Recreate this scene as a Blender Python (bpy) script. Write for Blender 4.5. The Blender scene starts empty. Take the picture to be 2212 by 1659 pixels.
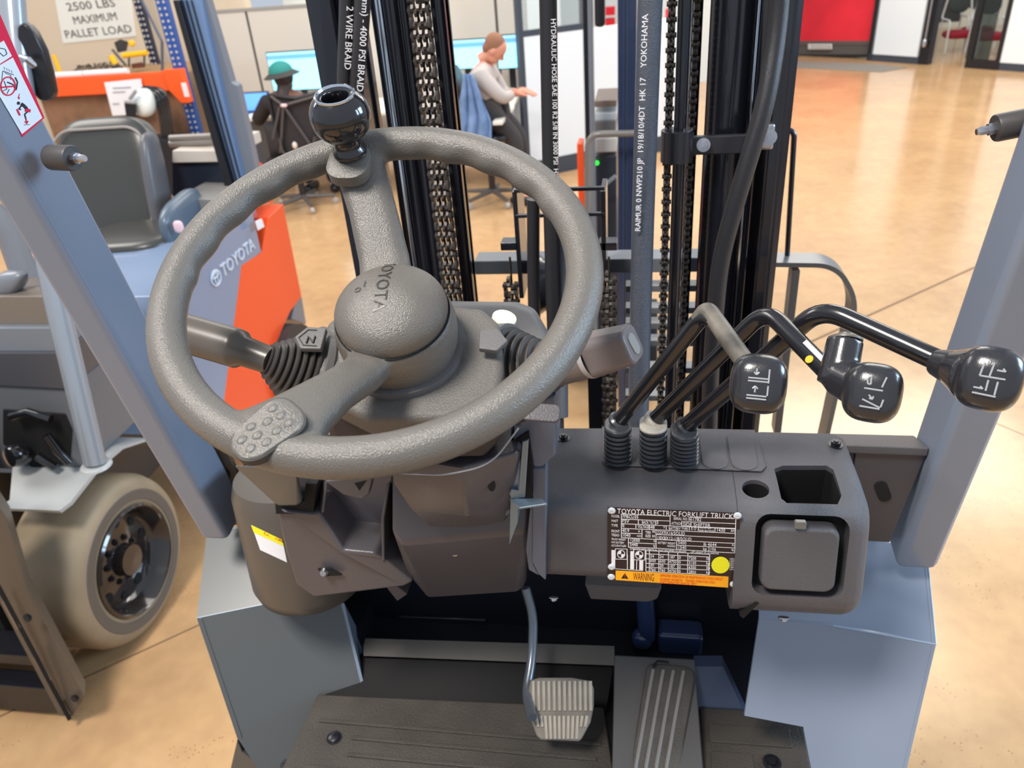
import bpy, bmesh, math, random
from mathutils import Vector as V, Matrix, Quaternion
random.seed(7)
SC = bpy.context.scene
COL = SC.collection
pi = math.pi
# ------------------------------------------------------------------ camera
FPX = 1661.0
_X = V((.987, -.011, .1586)).normalized()
_Z = V((-.0695, .8675, .4935)); _Z = (_Z - _Z.dot(_X) * _X).normalized()
_Y = _Z.cross(_X)
CAM = V((0, 0, 1.95))
R3 = Matrix((_X, _Y, _Z))            # cam axes -> world
cam = bpy.data.objects.new('camera', bpy.data.cameras.new('camera')); COL.objects.link(cam)
cam.matrix_world = Matrix.Translation(CAM) @ R3.to_4x4()
cam.data.sensor_width = 36; cam.data.lens = 36 * FPX / 2212
cam.data.clip_start = .02; cam.data.clip_end = 200
cam.data.dof.use_dof = True; cam.data.dof.focus_distance = .72; cam.data.dof.aperture_fstop = 9.5
SC.camera = cam
# ------------------------------------------------------------------ world, lights, exposure
W = bpy.data.worlds.new('world'); SC.world = W; W.use_nodes = True
bg = W.node_tree.nodes['Background']; bg.inputs[0].default_value = (.78, .87, 1, 1); bg.inputs[1].default_value = .52
def area(name, loc, target, size, power, color):
    l = bpy.data.lights.new(name, 'AREA'); l.shape = 'RECTANGLE'; l.size, l.size_y = size; l.energy = power; l.color = color
    o = bpy.data.objects.new(name, l); COL.objects.link(o); o.location = loc
    o.rotation_euler = (V(target) - V(loc)).to_track_quat('-Z', 'Y').to_euler(); return o
area('ceiling_light_near', (-1.2, -.6, 4.6), (-.2, .8, 1.2), (.9, .9), 150, (1, .94, .86))
area('ceiling_light_far', (0, 7, 5), (0, 7, 0), (7, 3), 230, (1, .93, .84))
area('ceiling_light_left', (-4.5, 3.0, 4.6), (-4.2, 5, 0), (2.5, 2.5), 170, (1, .93, .85))
area('ceiling_light_right', (3.5, 10, 4.8), (3.5, 10, 0), (4, 3), 260, (1, .92, .82))
area('window_light', (4.5, 1.5, 2.9), (0, .8, 1.2), (2.4, 1.6), 200, (.55, .77, 1))
vs = SC.view_settings; vs.view_transform = 'Standard'; vs.look = 'None'; vs.exposure = .38; vs.gamma = 1; vs.use_curve_mapping = False

# ------------------------------------------------------------------ pixel <-> plane helpers (authoring aid)
def ray(px, py): return R3 @ V(((px - 1106) / FPX, -(py - 829.5) / FPX, -1.))
def D(px, py, d): return CAM + ray(px, py) * d
def PX(px, py, x): r = ray(px, py); return CAM + r * ((x - CAM.x) / r.x)
def PY(px, py, y): r = ray(px, py); return CAM + r * ((y - CAM.y) / r.y)
def PZ(px, py, z): r = ray(px, py); return CAM + r * ((z - CAM.z) / r.z)
def PP(px, py, o, n): r = ray(px, py); return CAM + r * (n.dot(o - CAM) / n.dot(r))
def srgb(c):
    return tuple(((x / 255) / 12.92 if x / 255 <= .04045 else ((x / 255 + .055) / 1.055) ** 2.4) for x in c)
# ------------------------------------------------------------------ materials
MATS = {}
def M(name, rgb=(128,)*3, rough=.5, metal=0, bump=0, bscale=200, var=0, vscale=8, emit=0, spec=.5, coat=0, alpha=None, var2=None):
    if name in MATS: return MATS[name]
    m = bpy.data.materials.new(name); m.use_nodes = True; nt = m.node_tree; b = nt.nodes['Principled BSDF']
    c = srgb(rgb) + (1,)
    b.inputs['Base Color'].default_value = c; b.inputs['Roughness'].default_value = rough; b.inputs['Metallic'].default_value = metal
    b.inputs['Specular IOR Level'].default_value = spec; b.inputs['Coat Weight'].default_value = coat
    tc = nt.nodes.new('ShaderNodeTexCoord')
    if var:
        n = nt.nodes.new('ShaderNodeTexNoise'); n.inputs['Scale'].default_value = vscale; n.inputs['Detail'].default_value = 6
        nt.links.new(tc.outputs['Object'], n.inputs['Vector'])
        r = nt.nodes.new('ShaderNodeMixRGB'); d = srgb(var2) if var2 else tuple(x * (1 - var) for x in c[:3])
        r.inputs[1].default_value = c; r.inputs[2].default_value = tuple(d) + (1,)
        mr = nt.nodes.new('ShaderNodeMapRange'); mr.inputs[1].default_value = .35; mr.inputs[2].default_value = .7
        nt.links.new(n.outputs['Fac'], mr.inputs[0]); nt.links.new(mr.outputs[0], r.inputs[0]); nt.links.new(r.outputs[0], b.inputs['Base Color'])
    if bump:
        n = nt.nodes.new('ShaderNodeTexNoise'); n.inputs['Scale'].default_value = bscale; n.inputs['Detail'].default_value = 3
        nt.links.new(tc.outputs['Object'], n.inputs['Vector'])
        bp = nt.nodes.new('ShaderNodeBump'); bp.inputs['Strength'].default_value = bump; bp.inputs['Distance'].default_value = .002
        nt.links.new(n.outputs['Fac'], bp.inputs['Height']); nt.links.new(bp.outputs[0], b.inputs['Normal'])
    if emit:
        b.inputs['Emission Color'].default_value = c; b.inputs['Emission Strength'].default_value = emit
    if alpha is not None:
        b.inputs['Transmission Weight'].default_value = alpha; b.inputs['IOR'].default_value = 1.05
    MATS[name] = m; return m
# ------------------------------------------------------------------ mesh builder
class B:
    def __init__(s): s.v = []; s.f = []
    def add(s, vs_, fs):
        k = len(s.v); s.v += [V(v) for v in vs_]; s.f += [tuple(i + k for i in f) for f in fs]; return s
    def prism(s, pts, vec):
        n = len(pts); vec = V(vec); a = [V(p) for p in pts]
        # outward orientation
        nr = V((0, 0, 0))
        for i in range(n): nr += a[i].cross(a[(i + 1) % n])
        if nr.dot(vec) > 0: a.reverse()
        return s.add(a + [p + vec for p in a], [tuple(range(n)), tuple(range(2 * n - 1, n - 1, -1))] + [(i, n + i, n + (i + 1) % n, (i + 1) % n) for i in range(n)])
    def slab(s, pts, vec): return s.prism([PY(*p) for p in pts], vec)
    def box(s, lo, hi):
        x0, y0, z0 = lo; x1, y1, z1 = hi
        return s.prism([(x0, y0, z0), (x1, y0, z0), (x1, y0, z1), (x0, y0, z1)], (0, y1 - y0, 0))
    def obox(s, c, ax, ay, az):
        c, ax, ay, az = V(c), V(ax), V(ay), V(az)
        return s.prism([c - ax - ay - az, c + ax - ay - az, c + ax + ay - az, c - ax + ay - az], az * 2)
    def tube(s, pts, r, n=14, closed=False, cap=True, flat=None, up=None):
        pts = [V(p) for p in pts]; N = len(pts)
        if not hasattr(r, '__len__'): r = [r] * N
        T = []
        for i in range(N):
            a = pts[(i - 1) % N] if (closed or i > 0) else pts[i]; b = pts[(i + 1) % N] if (closed or i < N - 1) else pts[i]
            T.append((b - a).normalized())
        u = V(up) if up is not None else (V((0, 0, 1)) if abs(T[0].z) < .9 else V((1, 0, 0)))
        u = (u - T[0] * u.dot(T[0])).normalized(); vs_ = []
        for i in range(N):
            u = (u - T[i] * u.dot(T[i])).normalized(); w = T[i].cross(u)
            fx, fy = flat if flat else (1, 1)
            for k in range(n):
                a = 2 * pi * k / n; vs_.append(pts[i] + (u * (math.cos(a) * fy) + w * (math.sin(a) * fx)) * r[i])
        fs = []
        for i in range(N if closed else N - 1):
            j = (i + 1) % N
            for k in range(n): l = (k + 1) % n; fs.append((i * n + k, i * n + l, j * n + l, j * n + k))
        if cap and not closed: fs += [tuple(range(n - 1, -1, -1)), tuple((N - 1) * n + k for k in range(n))]
        return s.add(vs_, fs)
    def lathe(s, prof, o, ax, n=40, sx=1, xh=None, cap=True):
        o = V(o); ax = V(ax).normalized(); u = V(xh) if xh is not None else (V((1, 0, 0)) if abs(ax.x) < .9 else V((0, 1, 0)))
        u = (u - ax * u.dot(ax)).normalized(); w = ax.cross(u); vs_ = []
        for r, z in prof:
            for k in range(n):
                a = 2 * pi * k / n; vs_.append(o + ax * z + (u * math.cos(a) * sx + w * math.sin(a)) * r)
        fs = []
        for i in range(len(prof) - 1):
            for k in range(n): l = (k + 1) % n; fs.append((i * n + k, i * n + l, (i + 1) * n + l, (i + 1) * n + k))
        if cap and prof[0][0] > 1e-6: fs.append(tuple(range(n - 1, -1, -1)))
        if cap and prof[-1][0] > 1e-6: fs.append(tuple((len(prof) - 1) * n + k for k in range(n)))
        return s.add(vs_, fs)
    def cyl(s, a, b, r, n=24, r2=None):
        a, b = V(a), V(b); return s.lathe([(r, 0), (r2 or r, (b - a).length)], a, b - a, n)
    def layers(s, out, o, ax, xh, lay):
        """out: 2D outline; lay: (height, scale-offset)"""
        o = V(o); ax = V(ax).normalized(); u = V(xh); u = (u - ax * u.dot(ax)).normalized(); w = ax.cross(u); n = len(out); vs_ = []
        for h, sc in lay:
            for x, y in out:
                vs_.append(o + ax * h + u * x * sc + w * y * sc)
        fs = [(i * n + k, i * n + (k + 1) % n, (i + 1) * n + (k + 1) % n, (i + 1) * n + k) for i in range(len(lay) - 1) for k in range(n)]
        fs += [tuple(range(n - 1, -1, -1)), tuple((len(lay) - 1) * n + k for k in range(n))]
        return s.add(vs_, fs)
    def sell(s, c, ax, ay, az, e=2.6, n=28, m=18):
        """superellipsoid with half axes ax, ay, az"""
        c, ax, ay, az = V(c), V(ax), V(ay), V(az); p = 2 / e; sg = lambda x: math.copysign(abs(x) ** p, x); vs_ = []
        for i in range(m + 1):
            t = -pi / 2 + pi * i / m
            for k in range(n):
                a = 2 * pi * k / n
                vs_.append(c + ax * sg(math.cos(t)) * sg(math.cos(a)) + ay * sg(math.cos(t)) * sg(math.sin(a)) + az * sg(math.sin(t)))
        fs = [(i * n + k, i * n + (k + 1) % n, (i + 1) * n + (k + 1) % n, (i + 1) * n + k) for i in range(m) for k in range(n)]
        return s.add(vs_, fs)
    def hull(s, pts):
        bm = bmesh.new()
        for p in pts: bm.verts.new(p)
        r = bmesh.ops.convex_hull(bm, input=bm.verts)
        ex = set(g for g in r['geom_interior'] if isinstance(g, bmesh.types.BMVert))
        for v in ex: bm.verts.remove(v)
        bmesh.ops.dissolve_limit(bm, angle_limit=.03, verts=bm.verts, edges=bm.edges)
        bm.verts.index_update(); s.add([v.co.copy() for v in bm.verts], [tuple(v.index for v in f.verts) for f in bm.faces]); bm.free(); return s
    def text(s, t, o, xd, yd, size, thick=.0004, align='LEFT', sx=1):
        vs_, fs = text_data(t, thick / size); o, xd, yd = V(o), V(xd).normalized(), V(yd).normalized(); zd = xd.cross(yd)
        if not vs_: return s
        w = max(v.x for v in vs_)
        off = {'LEFT': 0, 'CENTER': w / 2, 'RIGHT': w}[align]
        return s.add([o + (xd * (v.x - off) * sx + yd * v.y + zd * v.z) * size for v in vs_], fs)
_TX = {}
def text_data(t, ex):
    k = (t, round(ex, 3))
    if k in _TX: return _TX[k]
    c = bpy.data.curves.new('t', 'FONT'); c.body = t; c.size = 1; c.extrude = ex; c.resolution_u = 2
    o = bpy.data.objects.new('t', c); COL.objects.link(o)
    dg = bpy.context.evaluated_depsgraph_get(); me = bpy.data.meshes.new_from_object(o.evaluated_get(dg))
    r = ([v.co.copy() for v in me.vertices], [tuple(p.vertices) for p in me.polygons])
    bpy.data.objects.remove(o); bpy.data.curves.remove(c); bpy.data.meshes.remove(me); _TX[k] = r; return r
WL = {}
def obj(name, b, mat, parent=None, bevel=0, seg=2, smooth=40, sub=0, label=None, kind=None, cat=None, group=None, remesh=0, sm=0, cuts=(), clean=True):
    me = bpy.data.meshes.new(name); me.from_pydata([tuple(v) for v in b.v], [], b.f)
    if clean:
        bm = bmesh.new(); bm.from_mesh(me); bmesh.ops.remove_doubles(bm, verts=bm.verts, dist=1e-6)
        bmesh.ops.recalc_face_normals(bm, faces=bm.faces); bm.to_mesh(me); bm.free()
    xs = [v.co for v in me.vertices]
    c = V([(min(v[i] for v in xs) + max(v[i] for v in xs)) / 2 for i in range(3)])
    if parent is None: c.z = min(v.z for v in xs)
    me.transform(Matrix.Translation(-c))
    me.materials.append(mat)
    if smooth: me.shade_smooth(); me.set_sharp_from_angle(angle=math.radians(smooth))
    o = bpy.data.objects.new(name, me); COL.objects.link(o)
    o.location = c - (WL[parent.name] if parent else V((0, 0, 0))); WL[o.name] = c
    if parent: o.parent = parent
    for cb in cuts:
        cm = bpy.data.meshes.new('c'); cm.from_pydata([tuple(v - c) for v in cb.v], [], cb.f)
        bm = bmesh.new(); bm.from_mesh(cm); bmesh.ops.recalc_face_normals(bm, faces=bm.faces); bm.to_mesh(cm); bm.free()
        co = bpy.data.objects.new('c', cm); COL.objects.link(co); co.location = WL[o.name] - 0 * c; oloc = o.location.copy(); par = o.parent
        o.parent = None; co.location = (0, 0, 0); o.location = (0, 0, 0)
        m = o.modifiers.new('k', 'BOOLEAN'); m.object = co; m.solver = 'EXACT'; bpy.context.view_layer.update()
        nm = bpy.data.meshes.new_from_object(o.evaluated_get(bpy.context.evaluated_depsgraph_get())); o.modifiers.remove(m)
        old = o.data; o.data = nm; nm.name = name; bpy.data.meshes.remove(old); bpy.data.objects.remove(co); bpy.data.meshes.remove(cm)
        o.location = oloc; o.parent = par; me = nm
        if smooth: me.shade_smooth(); me.set_sharp_from_angle(angle=math.radians(smooth))
    if remesh:
        m = o.modifiers.new('r', 'REMESH'); m.mode = 'VOXEL'; m.voxel_size = remesh; m.use_smooth_shade = True
    if sm:
        m = o.modifiers.new('s', 'SMOOTH'); m.factor = .5; m.iterations = sm
    if bevel:
        m = o.modifiers.new('b', 'BEVEL'); m.width = bevel; m.segments = seg; m.limit_method = 'ANGLE'; m.angle_limit = .5
        m.harden_normals = False
        if smooth:
            me.shade_smooth(); me.set_sharp_from_angle(angle=math.radians(179)); m = o.modifiers.new('w', 'WEIGHTED_NORMAL'); m.keep_sharp = False; m.weight = 80
    if sub:
        m = o.modifiers.new('u', 'SUBSURF'); m.levels = m.render_levels = sub
    tag(o, label, cat, group, kind); return o
def tag(o, label=None, cat=None, group=None, kind=None):
    for k, v in (('label', label), ('category', cat), ('group', group), ('kind', kind)):
        if v: o[k] = v
    return o
def thing(name, loc, label, cat, group=None):
    o = bpy.data.objects.new(name, None); COL.objects.link(o); o.location = loc; o.empty_display_size = .1; WL[o.name] = V(loc)
    return tag(o, label, cat, group)
def dup(o, off, parent=None):
    c = o.copy(); COL.objects.link(c); c.location = o.location + V(off); c.parent = parent if parent else o.parent
    WL[c.name] = WL[o.name] + V(off); return c
def ring(n, r, c=(0, 0), a0=0): return [(c[0] + r * math.cos(a0 + 2 * pi * k / n), c[1] + r * math.sin(a0 + 2 * pi * k / n)) for k in range(n)]
def stadium(a, b, n=10):
    """half width a (x), half length b (y)"""
    return [(a * math.cos(t), (b - a) + a * math.sin(t)) for t in [pi * k / n for k in range(n + 1)]] + [(a * math.cos(t), -(b - a) + a * math.sin(t)) for t in [pi + pi * k / n for k in range(n + 1)]]
def rrect(w, h, r, n=5):
    o = []
    for cx, cy, a0 in ((w - r, h - r, 0), (-w + r, h - r, pi / 2), (-w + r, -h + r, pi), (w - r, -h + r, 1.5 * pi)):
        o += [(cx + r * math.cos(a0 + pi / 2 * k / n), cy + r * math.sin(a0 + pi / 2 * k / n)) for k in range(n + 1)]
    return o
def arc(pts, r=.02, n=6):
    """round the corners of a polyline"""
    pts = [V(p) for p in pts]; out = [pts[0]]
    for i in range(1, len(pts) - 1):
        a, b, c = pts[i - 1], pts[i], pts[i + 1]; d1 = (a - b); d2 = (c - b); rr = min(r, d1.length * .45, d2.length * .45)
        p, q = b + d1.normalized() * rr, b + d2.normalized() * rr
        for k in range(n + 1):
            t = k / n; out.append(p * (1 - t) ** 2 + b * 2 * t * (1 - t) + q * t * t)
    out.append(pts[-1]); return out
def bolt(name, p, ax, r, mat, parent, h=None):
    h = h or r; b = B(); b.lathe([(r * 1.5, 0), (r * 1.5, h * .25)], p, ax, 20); b.lathe([(r, h * .25), (r, h)], p, ax, 6); b.lathe([(r * .55, h), (r * .5, h * 1.25)], p, ax, 10)
    return obj(name, b, mat, parent, smooth=30)

# ------------------------------------------------------------------ material set
def floor_mat():
    m = bpy.data.materials.new('polished_concrete'); m.use_nodes = True; nt = m.node_tree; b = nt.nodes['Principled BSDF']; L = nt.links.new
    tc = nt.nodes.new('ShaderNodeTexCoord')
    n1 = nt.nodes.new('ShaderNodeTexNoise'); n1.inputs['Scale'].default_value = 1.6; n1.inputs['Detail'].default_value = 8; n1.inputs['Distortion'].default_value = .6
    n2 = nt.nodes.new('ShaderNodeTexNoise'); n2.inputs['Scale'].default_value = 14; n2.inputs['Detail'].default_value = 5
    v = nt.nodes.new('ShaderNodeTexVoronoi'); v.inputs['Scale'].default_value = 60
    for n in (n1, n2, v): L(tc.outputs['Object'], n.inputs['Vector'])
    r = nt.nodes.new('ShaderNodeValToRGB'); e = r.color_ramp.elements
    e[0].position = .3; e[0].color = srgb((178, 141, 103)) + (1,); e[1].position = .68; e[1].color = srgb((204, 165, 119)) + (1,)
    mx = nt.nodes.new('ShaderNodeMath'); mx.operation = 'MULTIPLY_ADD'; mx.inputs[1].default_value = .45; L(n2.outputs['Fac'], mx.inputs[0])
    mm = nt.nodes.new('ShaderNodeMath'); mm.operation = 'MULTIPLY'; mm.inputs[1].default_value = .55; L(n1.outputs['Fac'], mm.inputs[0]); L(mm.outputs[0], mx.inputs[2])
    L(mx.outputs[0], r.inputs[0])
    s = nt.nodes.new('ShaderNodeMapRange'); s.inputs[1].default_value = .1; s.inputs[2].default_value = .16; L(v.outputs['Distance'], s.inputs[0])
    n3 = nt.nodes.new('ShaderNodeTexNoise'); n3.inputs['Scale'].default_value = 5; L(tc.outputs['Object'], n3.inputs['Vector'])
    th = nt.nodes.new('ShaderNodeMapRange'); th.inputs[1].default_value = .5; th.inputs[2].default_value = .6; L(n3.outputs['Fac'], th.inputs[0])
    iv = nt.nodes.new('ShaderNodeMath'); iv.operation = 'SUBTRACT'; iv.inputs[0].default_value = 1; L(s.outputs[0], iv.inputs[1])
    mu = nt.nodes.new('ShaderNodeMath'); mu.operation = 'MULTIPLY'; L(iv.outputs[0], mu.inputs[0]); L(th.outputs[0], mu.inputs[1])
    mi = nt.nodes.new('ShaderNodeMixRGB'); mi.inputs[2].default_value = srgb((140, 95, 55)) + (1,); L(mu.outputs[0], mi.inputs[0]); L(r.outputs[0], mi.inputs[1])
    L(mi.outputs[0], b.inputs['Base Color']); b.inputs['Roughness'].default_value = .16
    rr = nt.nodes.new('ShaderNodeMapRange'); rr.inputs[3].default_value = .1; rr.inputs[4].default_value = .24; L(n1.outputs['Fac'], rr.inputs[0]); L(rr.outputs[0], b.inputs['Roughness'])
    return m
PL = M('charcoal_plastic', (98, 96, 96), .42, bump=.25, bscale=900)
WHL = M('wheel_rubber', (98, 94, 89), .29, bump=.4, bscale=850, spec=.65)
CON = M('console_plastic', (84, 82, 86), .4, bump=.5, bscale=1300)
CONT = M('console_top_plastic', (84, 82, 86), .4, bump=.5, bscale=1300)
DK = M('shaded_plastic', (40, 36, 42), .42, bump=.2, bscale=700)
BLK = M('gloss_black', (22, 22, 26), .12, spec=.7, coat=.3)
BLKM = M('satin_black', (28, 28, 33), .3)
VOID = M('cavity_shade', (6, 6, 8), .8)  # near-black standing in for the shade inside holes, slots and gaps
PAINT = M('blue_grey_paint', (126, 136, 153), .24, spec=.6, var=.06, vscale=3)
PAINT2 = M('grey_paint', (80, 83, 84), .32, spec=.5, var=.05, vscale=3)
ORANGE = M('orange_paint', (238, 82, 34), .3)
STEEL = M('zinc_steel', (190, 190, 195), .3, 1)
CHROME = M('bright_chrome', (215, 222, 232), .12, 1)
HOSE = M('hose_rubber', (38, 38, 42), .32, bump=.3, bscale=1500)
CHAIN = M('oiled_chain', (78, 72, 68), .38, .4, var=.3, vscale=60)
MAT_R = M('worn_floor_rubber', (66, 60, 54), .62, bump=.6, bscale=500, var=.35, vscale=14)
WHITE = M('white_print', (232, 232, 236), .5)
YEL = M('yellow_print', (238, 232, 30), .5)
AMB = M('amber_print', (250, 170, 20), .5)
RED = M('red_print', (205, 30, 50), .5)
INK = M('black_print', (20, 20, 24), .5)
PEDAL = M('worn_pedal_rubber', (128, 120, 110), .7, bump=.4, bscale=500, var=.35, vscale=40)
SILV = M('grey_print', (150, 152, 158), .5)

# ================================================================== SETTING
FM = floor_mat()
b = B(); b.box((-14, -5, -.1), (14, 18, 0)); floor = obj('floor', b, FM, kind='structure', smooth=0)
b = B()
jm = M('joint_dark', (120, 92, 66), .8)  # dark brown colour of the control joints
def joint(p, q, w=.006, ext=0):
    p, q = V(p), V(q); p.z = q.z = 0; d = (q - p).normalized(); p -= d * ext; q += d * ext; n = V((-d.y, d.x, 0)) * w / 2
    b = B(); b.prism([p - n, q - n, q + n, p + n], (0, 0, .0006)); obj('control_joint', b, jm, floor, smooth=0)
joint(PZ(180, 1465, 0), PZ(430, 1350, 0), .007, .6); joint(PZ(1880, 680, 0), PZ(2100, 580, 0), .016, 1.5)
joint(PZ(2130, 905, 0), PZ(2212, 940, 0), .004, .25)
# ================================================================== MAIN FORKLIFT
FK = thing('forklift', (-.14, .9, 0), 'nearest forklift, its steering wheel, levers and mast filling the picture', 'forklift')
# ---- steering wheel -------------------------------------------------
wa, wb = .435, .047
WN = V((math.sin(wb), -math.sin(wa) * math.cos(wb), math.cos(wa) * math.cos(wb)))
WX = V((0, 1, 0)).cross(WN).normalized(); WY = WN.cross(WX); WC = D(811, 597, .609)
def WLc(x, y, h): return WC + WX * x + WY * y + WN * h
def WP(px, py, h): return PP(px, py, WC + WN * h, WN)
RR, rt = .165, .0150
b = B(); n, m = 144, 20; vs_ = []
for i in range(n):
    a = 2 * pi * i / n; deg = math.degrees(a)
    g = 1 if (125 < deg < 185 or 28 < deg < 88) else 0
    for k in range(m):
        t = 2 * pi * k / m; r = rt
        inner = max(0, -math.cos(t)) * (1 if math.sin(t) < .5 else .3)
        r += g * inner * .0016 * math.sin(deg * pi / 180 * 24 * 1.0)
        rad = RR + r * math.cos(t); vs_.append(WLc(rad * math.cos(a), rad * math.sin(a), r * math.sin(t)))
b.add(vs_, [(i * m + k, ((i + 1) % n) * m + k, ((i + 1) % n) * m + (k + 1) % m, i * m + (k + 1) % m) for i in range(n) for k in range(m)])
HUB = WLc(.004, .0, -.06)
def spoke(b, pts, ws, ts):
    q = [V(p) for p in pts]; k = 16; vs_ = []; N = len(q)
    for i in range(N):
        T = (q[min(i + 1, N - 1)] - q[max(i - 1, 0)]).normalized(); s_ = T.cross(WN).normalized(); u_ = s_.cross(T)
        for j in range(k):
            a = 2 * pi * j / k; ca, sa = math.cos(a), math.sin(a)
            vs_.append(q[i] + s_ * math.copysign(abs(ca) ** .8, ca) * ws[i] + u_ * math.copysign(abs(sa) ** .8, sa) * ts[i])
    fs = [(i * k + j, i * k + (j + 1) % k, (i + 1) * k + (j + 1) % k, (i + 1) * k + j) for i in range(N - 1) for j in range(k)]
    fs += [tuple(range(k - 1, -1, -1)), tuple((N - 1) * k + j for j in range(k))]
    b.add(vs_, fs)
A1 = math.radians(109.5); rimA = WLc(RR * math.cos(A1), RR * math.sin(A1), 0)
spoke(b, [WLc(-.006, .02, -.062), WLc(-.018, .065, -.05), WLc(-.033, .105, -.028), WLc(-.046, .135, -.010), rimA], [.025, .023, .022, .023, .030], [.014, .012, .012, .012, .0135])
A2 = math.radians(-104); rimB = WLc(RR * math.cos(A2), RR * math.sin(A2), 0)
spoke(b, [WLc(-.002, -.02, -.066), WLc(-.010, -.062, -.050), WLc(-.020, -.095, -.028), WLc(-.030, -.128, -.010), WLc(-.036, -.15, .0), rimB], [.02, .019, .021, .027, .036, .042], [.014, .013, .012, .013, .0145, .014])
b.lathe([(.0495, -.09), (.052, -.074), (.0525, -.060), (.0495, -.046), (.040, -.044)], WLc(.004, 0, 0), WN, 64)
wheel = obj('steering_wheel', b, WHL, FK, remesh=.0021, sm=14, label='textured dark grey rubber steering wheel, two-spoke with wide thumb pad', smooth=180)
b = B(); prof = [(.0470, -.0465), (.0478, -.042)]
for i in range(1, 12):
    t = i / 11 * pi / 2; prof.append((.0478 * math.cos(t) + 1e-7, -.042 + .026 * math.sin(t)))
b.lathe(prof, WLc(.004, 0, 0), WN, 64)
cap = obj('hub_cap', b, WHL, wheel, label='domed horn cap embossed with maker name', smooth=60)
# embossed name on the dome
def dome(x, y):
    r = math.hypot(x, y); return -.042 + .026 * math.sqrt(max(0, 1 - (r / .0478) ** 2))
def domed_text(b, t, x0, y0, xd, size, sx=1):
    vs_, fs = text_data(t, .06)
    w = max(v.x for v in vs_); c_, s_ = math.cos(xd), math.sin(xd); out = []
    for v in vs_:
        x, y = (v.x - w / 2) * size * sx, v.y * size
        X_, Y_ = x0 + x * c_ - y * s_, y0 + x * s_ + y * c_
        out.append(WLc(.004 + X_, Y_, dome(X_, Y_) + (.0005 if v.z > 0 else -.0006)))
    b.add(out, fs)
EMB = M('embossed_plastic', (56, 54, 50), .35)
b = B(); domed_text(b, 'TOYOTA', -.009, .012, math.radians(-84), .0155, 1.05)
obj('lettering', b, EMB, cap, smooth=0, label='raised maker name running down the cap')
b = B()
domed_text(b, 'o', -.027, .002, math.radians(-80), .013); domed_text(b, '~', -.023, .008, math.radians(-80), .014)
obj('horn_symbol', b, EMB, cap, smooth=0)
b = B(); b.tube([WLc(.004 + .0484 * math.cos(k * pi / 24), .0484 * math.sin(k * pi / 24), -.0462) for k in range(48)], .0009, 6, closed=True); obj('cap_gap', b, VOID, wheel)
# thumb pad
PO = WLc(-.0365, -.1545, .0135); PA = (WP(655, 888, .0135) - WP(545, 975, .0135)).normalized(); PB = WN.cross(PA)
b = B(); out = [(x * 1.0, y) for x, y in rrect(.0245, .0165, .0130, 8)]
out = [(x, y * (1 + x * 6)) for x, y in out]
b.layers(out, PO, WN, PA, [(-.006, 1), (.0012, 1), (.0022, .95)])
obj('pad_groove', B().layers(out, PO, WN, PA, [(-.006, 1.05), (.0006, 1.05)]), M('groove', (50, 48, 46), .6), wheel)
pad = obj('thumb_pad', b, WHL, wheel, label='rounded pad with finger bumps')
b = B()
for i, (x, y) in enumerate([(-.016, -.005), (-.016, .005), (-.006, -.009), (-.007, 0), (-.006, .009), (.004, -.007), (.004, .004), (.013, -.008), (.013, .001), (.013, .010)]):
    c = PO + PA * x + PB * y + WN * .0018
    b.sell(c, PA * .004, PB * .0035, WN * .0016, 2, 16, 8)
obj('grip_bumps', b, WHL, pad, kind=None)
# spinner knob
ka = (D(735, 215, .70) - D(757, 318, .715)).normalized()
kp = WP(757, 330, .010); KA = (WN * .75 + ka * .5).normalized()
b = B(); b.layers(rrect(.019, .020, .015, 8), kp - WY * .009 - WN * .0045, (WN - WY * .12).normalized(), WX, [(-.008, 1), (.0030, 1), (.0036, .96)])
obj('knob_base', b, WHL, wheel)
kpd = -(R3.transposed() @ (kp - CAM)).z; kc = D(735, 250, kpd - .027)
KD = (kc - kp).normalized(); KL = (kc - kp).length
b = B(); b.lathe([(.0150, 0), (.0150, .004), (.0125, .007), (.0120, KL - .020), (.0150, KL - .017), (.020, KL - .014)], kp, KD, 40)
R_ = .0262; hh = .0205
for i in range(0, 1): pass
pr = [(.012, -hh)]
for i in range(14):
    t = -1.15 + i / 13 * (1.15 + .98); pr.append((.0262 * math.cos(t) ** .75, hh * math.sin(t) / math.sin(1.2)))
pr += [(.0172, hh * .95), (.0160, hh * .90), (.0118, hh * .86), (.0112, hh * .80), (.0108, hh * .2), (.0001, hh * .18)]
b.lathe(pr, kc, KD, 48)
obj('spinner_knob', b, BLK, wheel, label='glossy black ball knob with hollow top', smooth=50)
b = B(); b.lathe([(.0150, hh * .90), (.0160, hh * .99), (.0174, hh * .97), (.0176, hh * .9)], kc, KD, 48, cap=False)
obj('knob_ring', b, CHROME, wheel)
# ---- steering column ------------------------------------------------
SHR = M('shroud_plastic', (92, 88, 84), .42, bump=.45, bscale=800)
b = B()
def box_local(b, pts_top, h0, h1, sc=.9):
    t = [WP(x, y, h0) for x, y in pts_top]; c = sum(t, V((0, 0, 0))) / len(t)
    b.hull(t + [c + (p - c) * sc - WN * (h0 - h1) for p in t])
box_local(b, [(705, 690), (760, 660), (960, 655), (1045, 662), (1085, 700), (1090, 800), (1078, 880), (1000, 905), (790, 905), (700, 860), (672, 780)], -.092, -.128, .97)
shroud = obj('column_cover', b, SHR, FK, bevel=.008, seg=4, label='textured grey plastic cover under the steering wheel')
b = B(); b.hull([WP(x, y, -.118) for x, y in ((700, 880), (1080, 880), (1085, 800), (700, 830))] + [PY(x, y, .56) for x, y in ((740, 990), (1045, 985), (1080, 950), (712, 940))] + [PY(x, y, .70) for x, y in ((760, 990), (1045, 985))])
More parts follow.
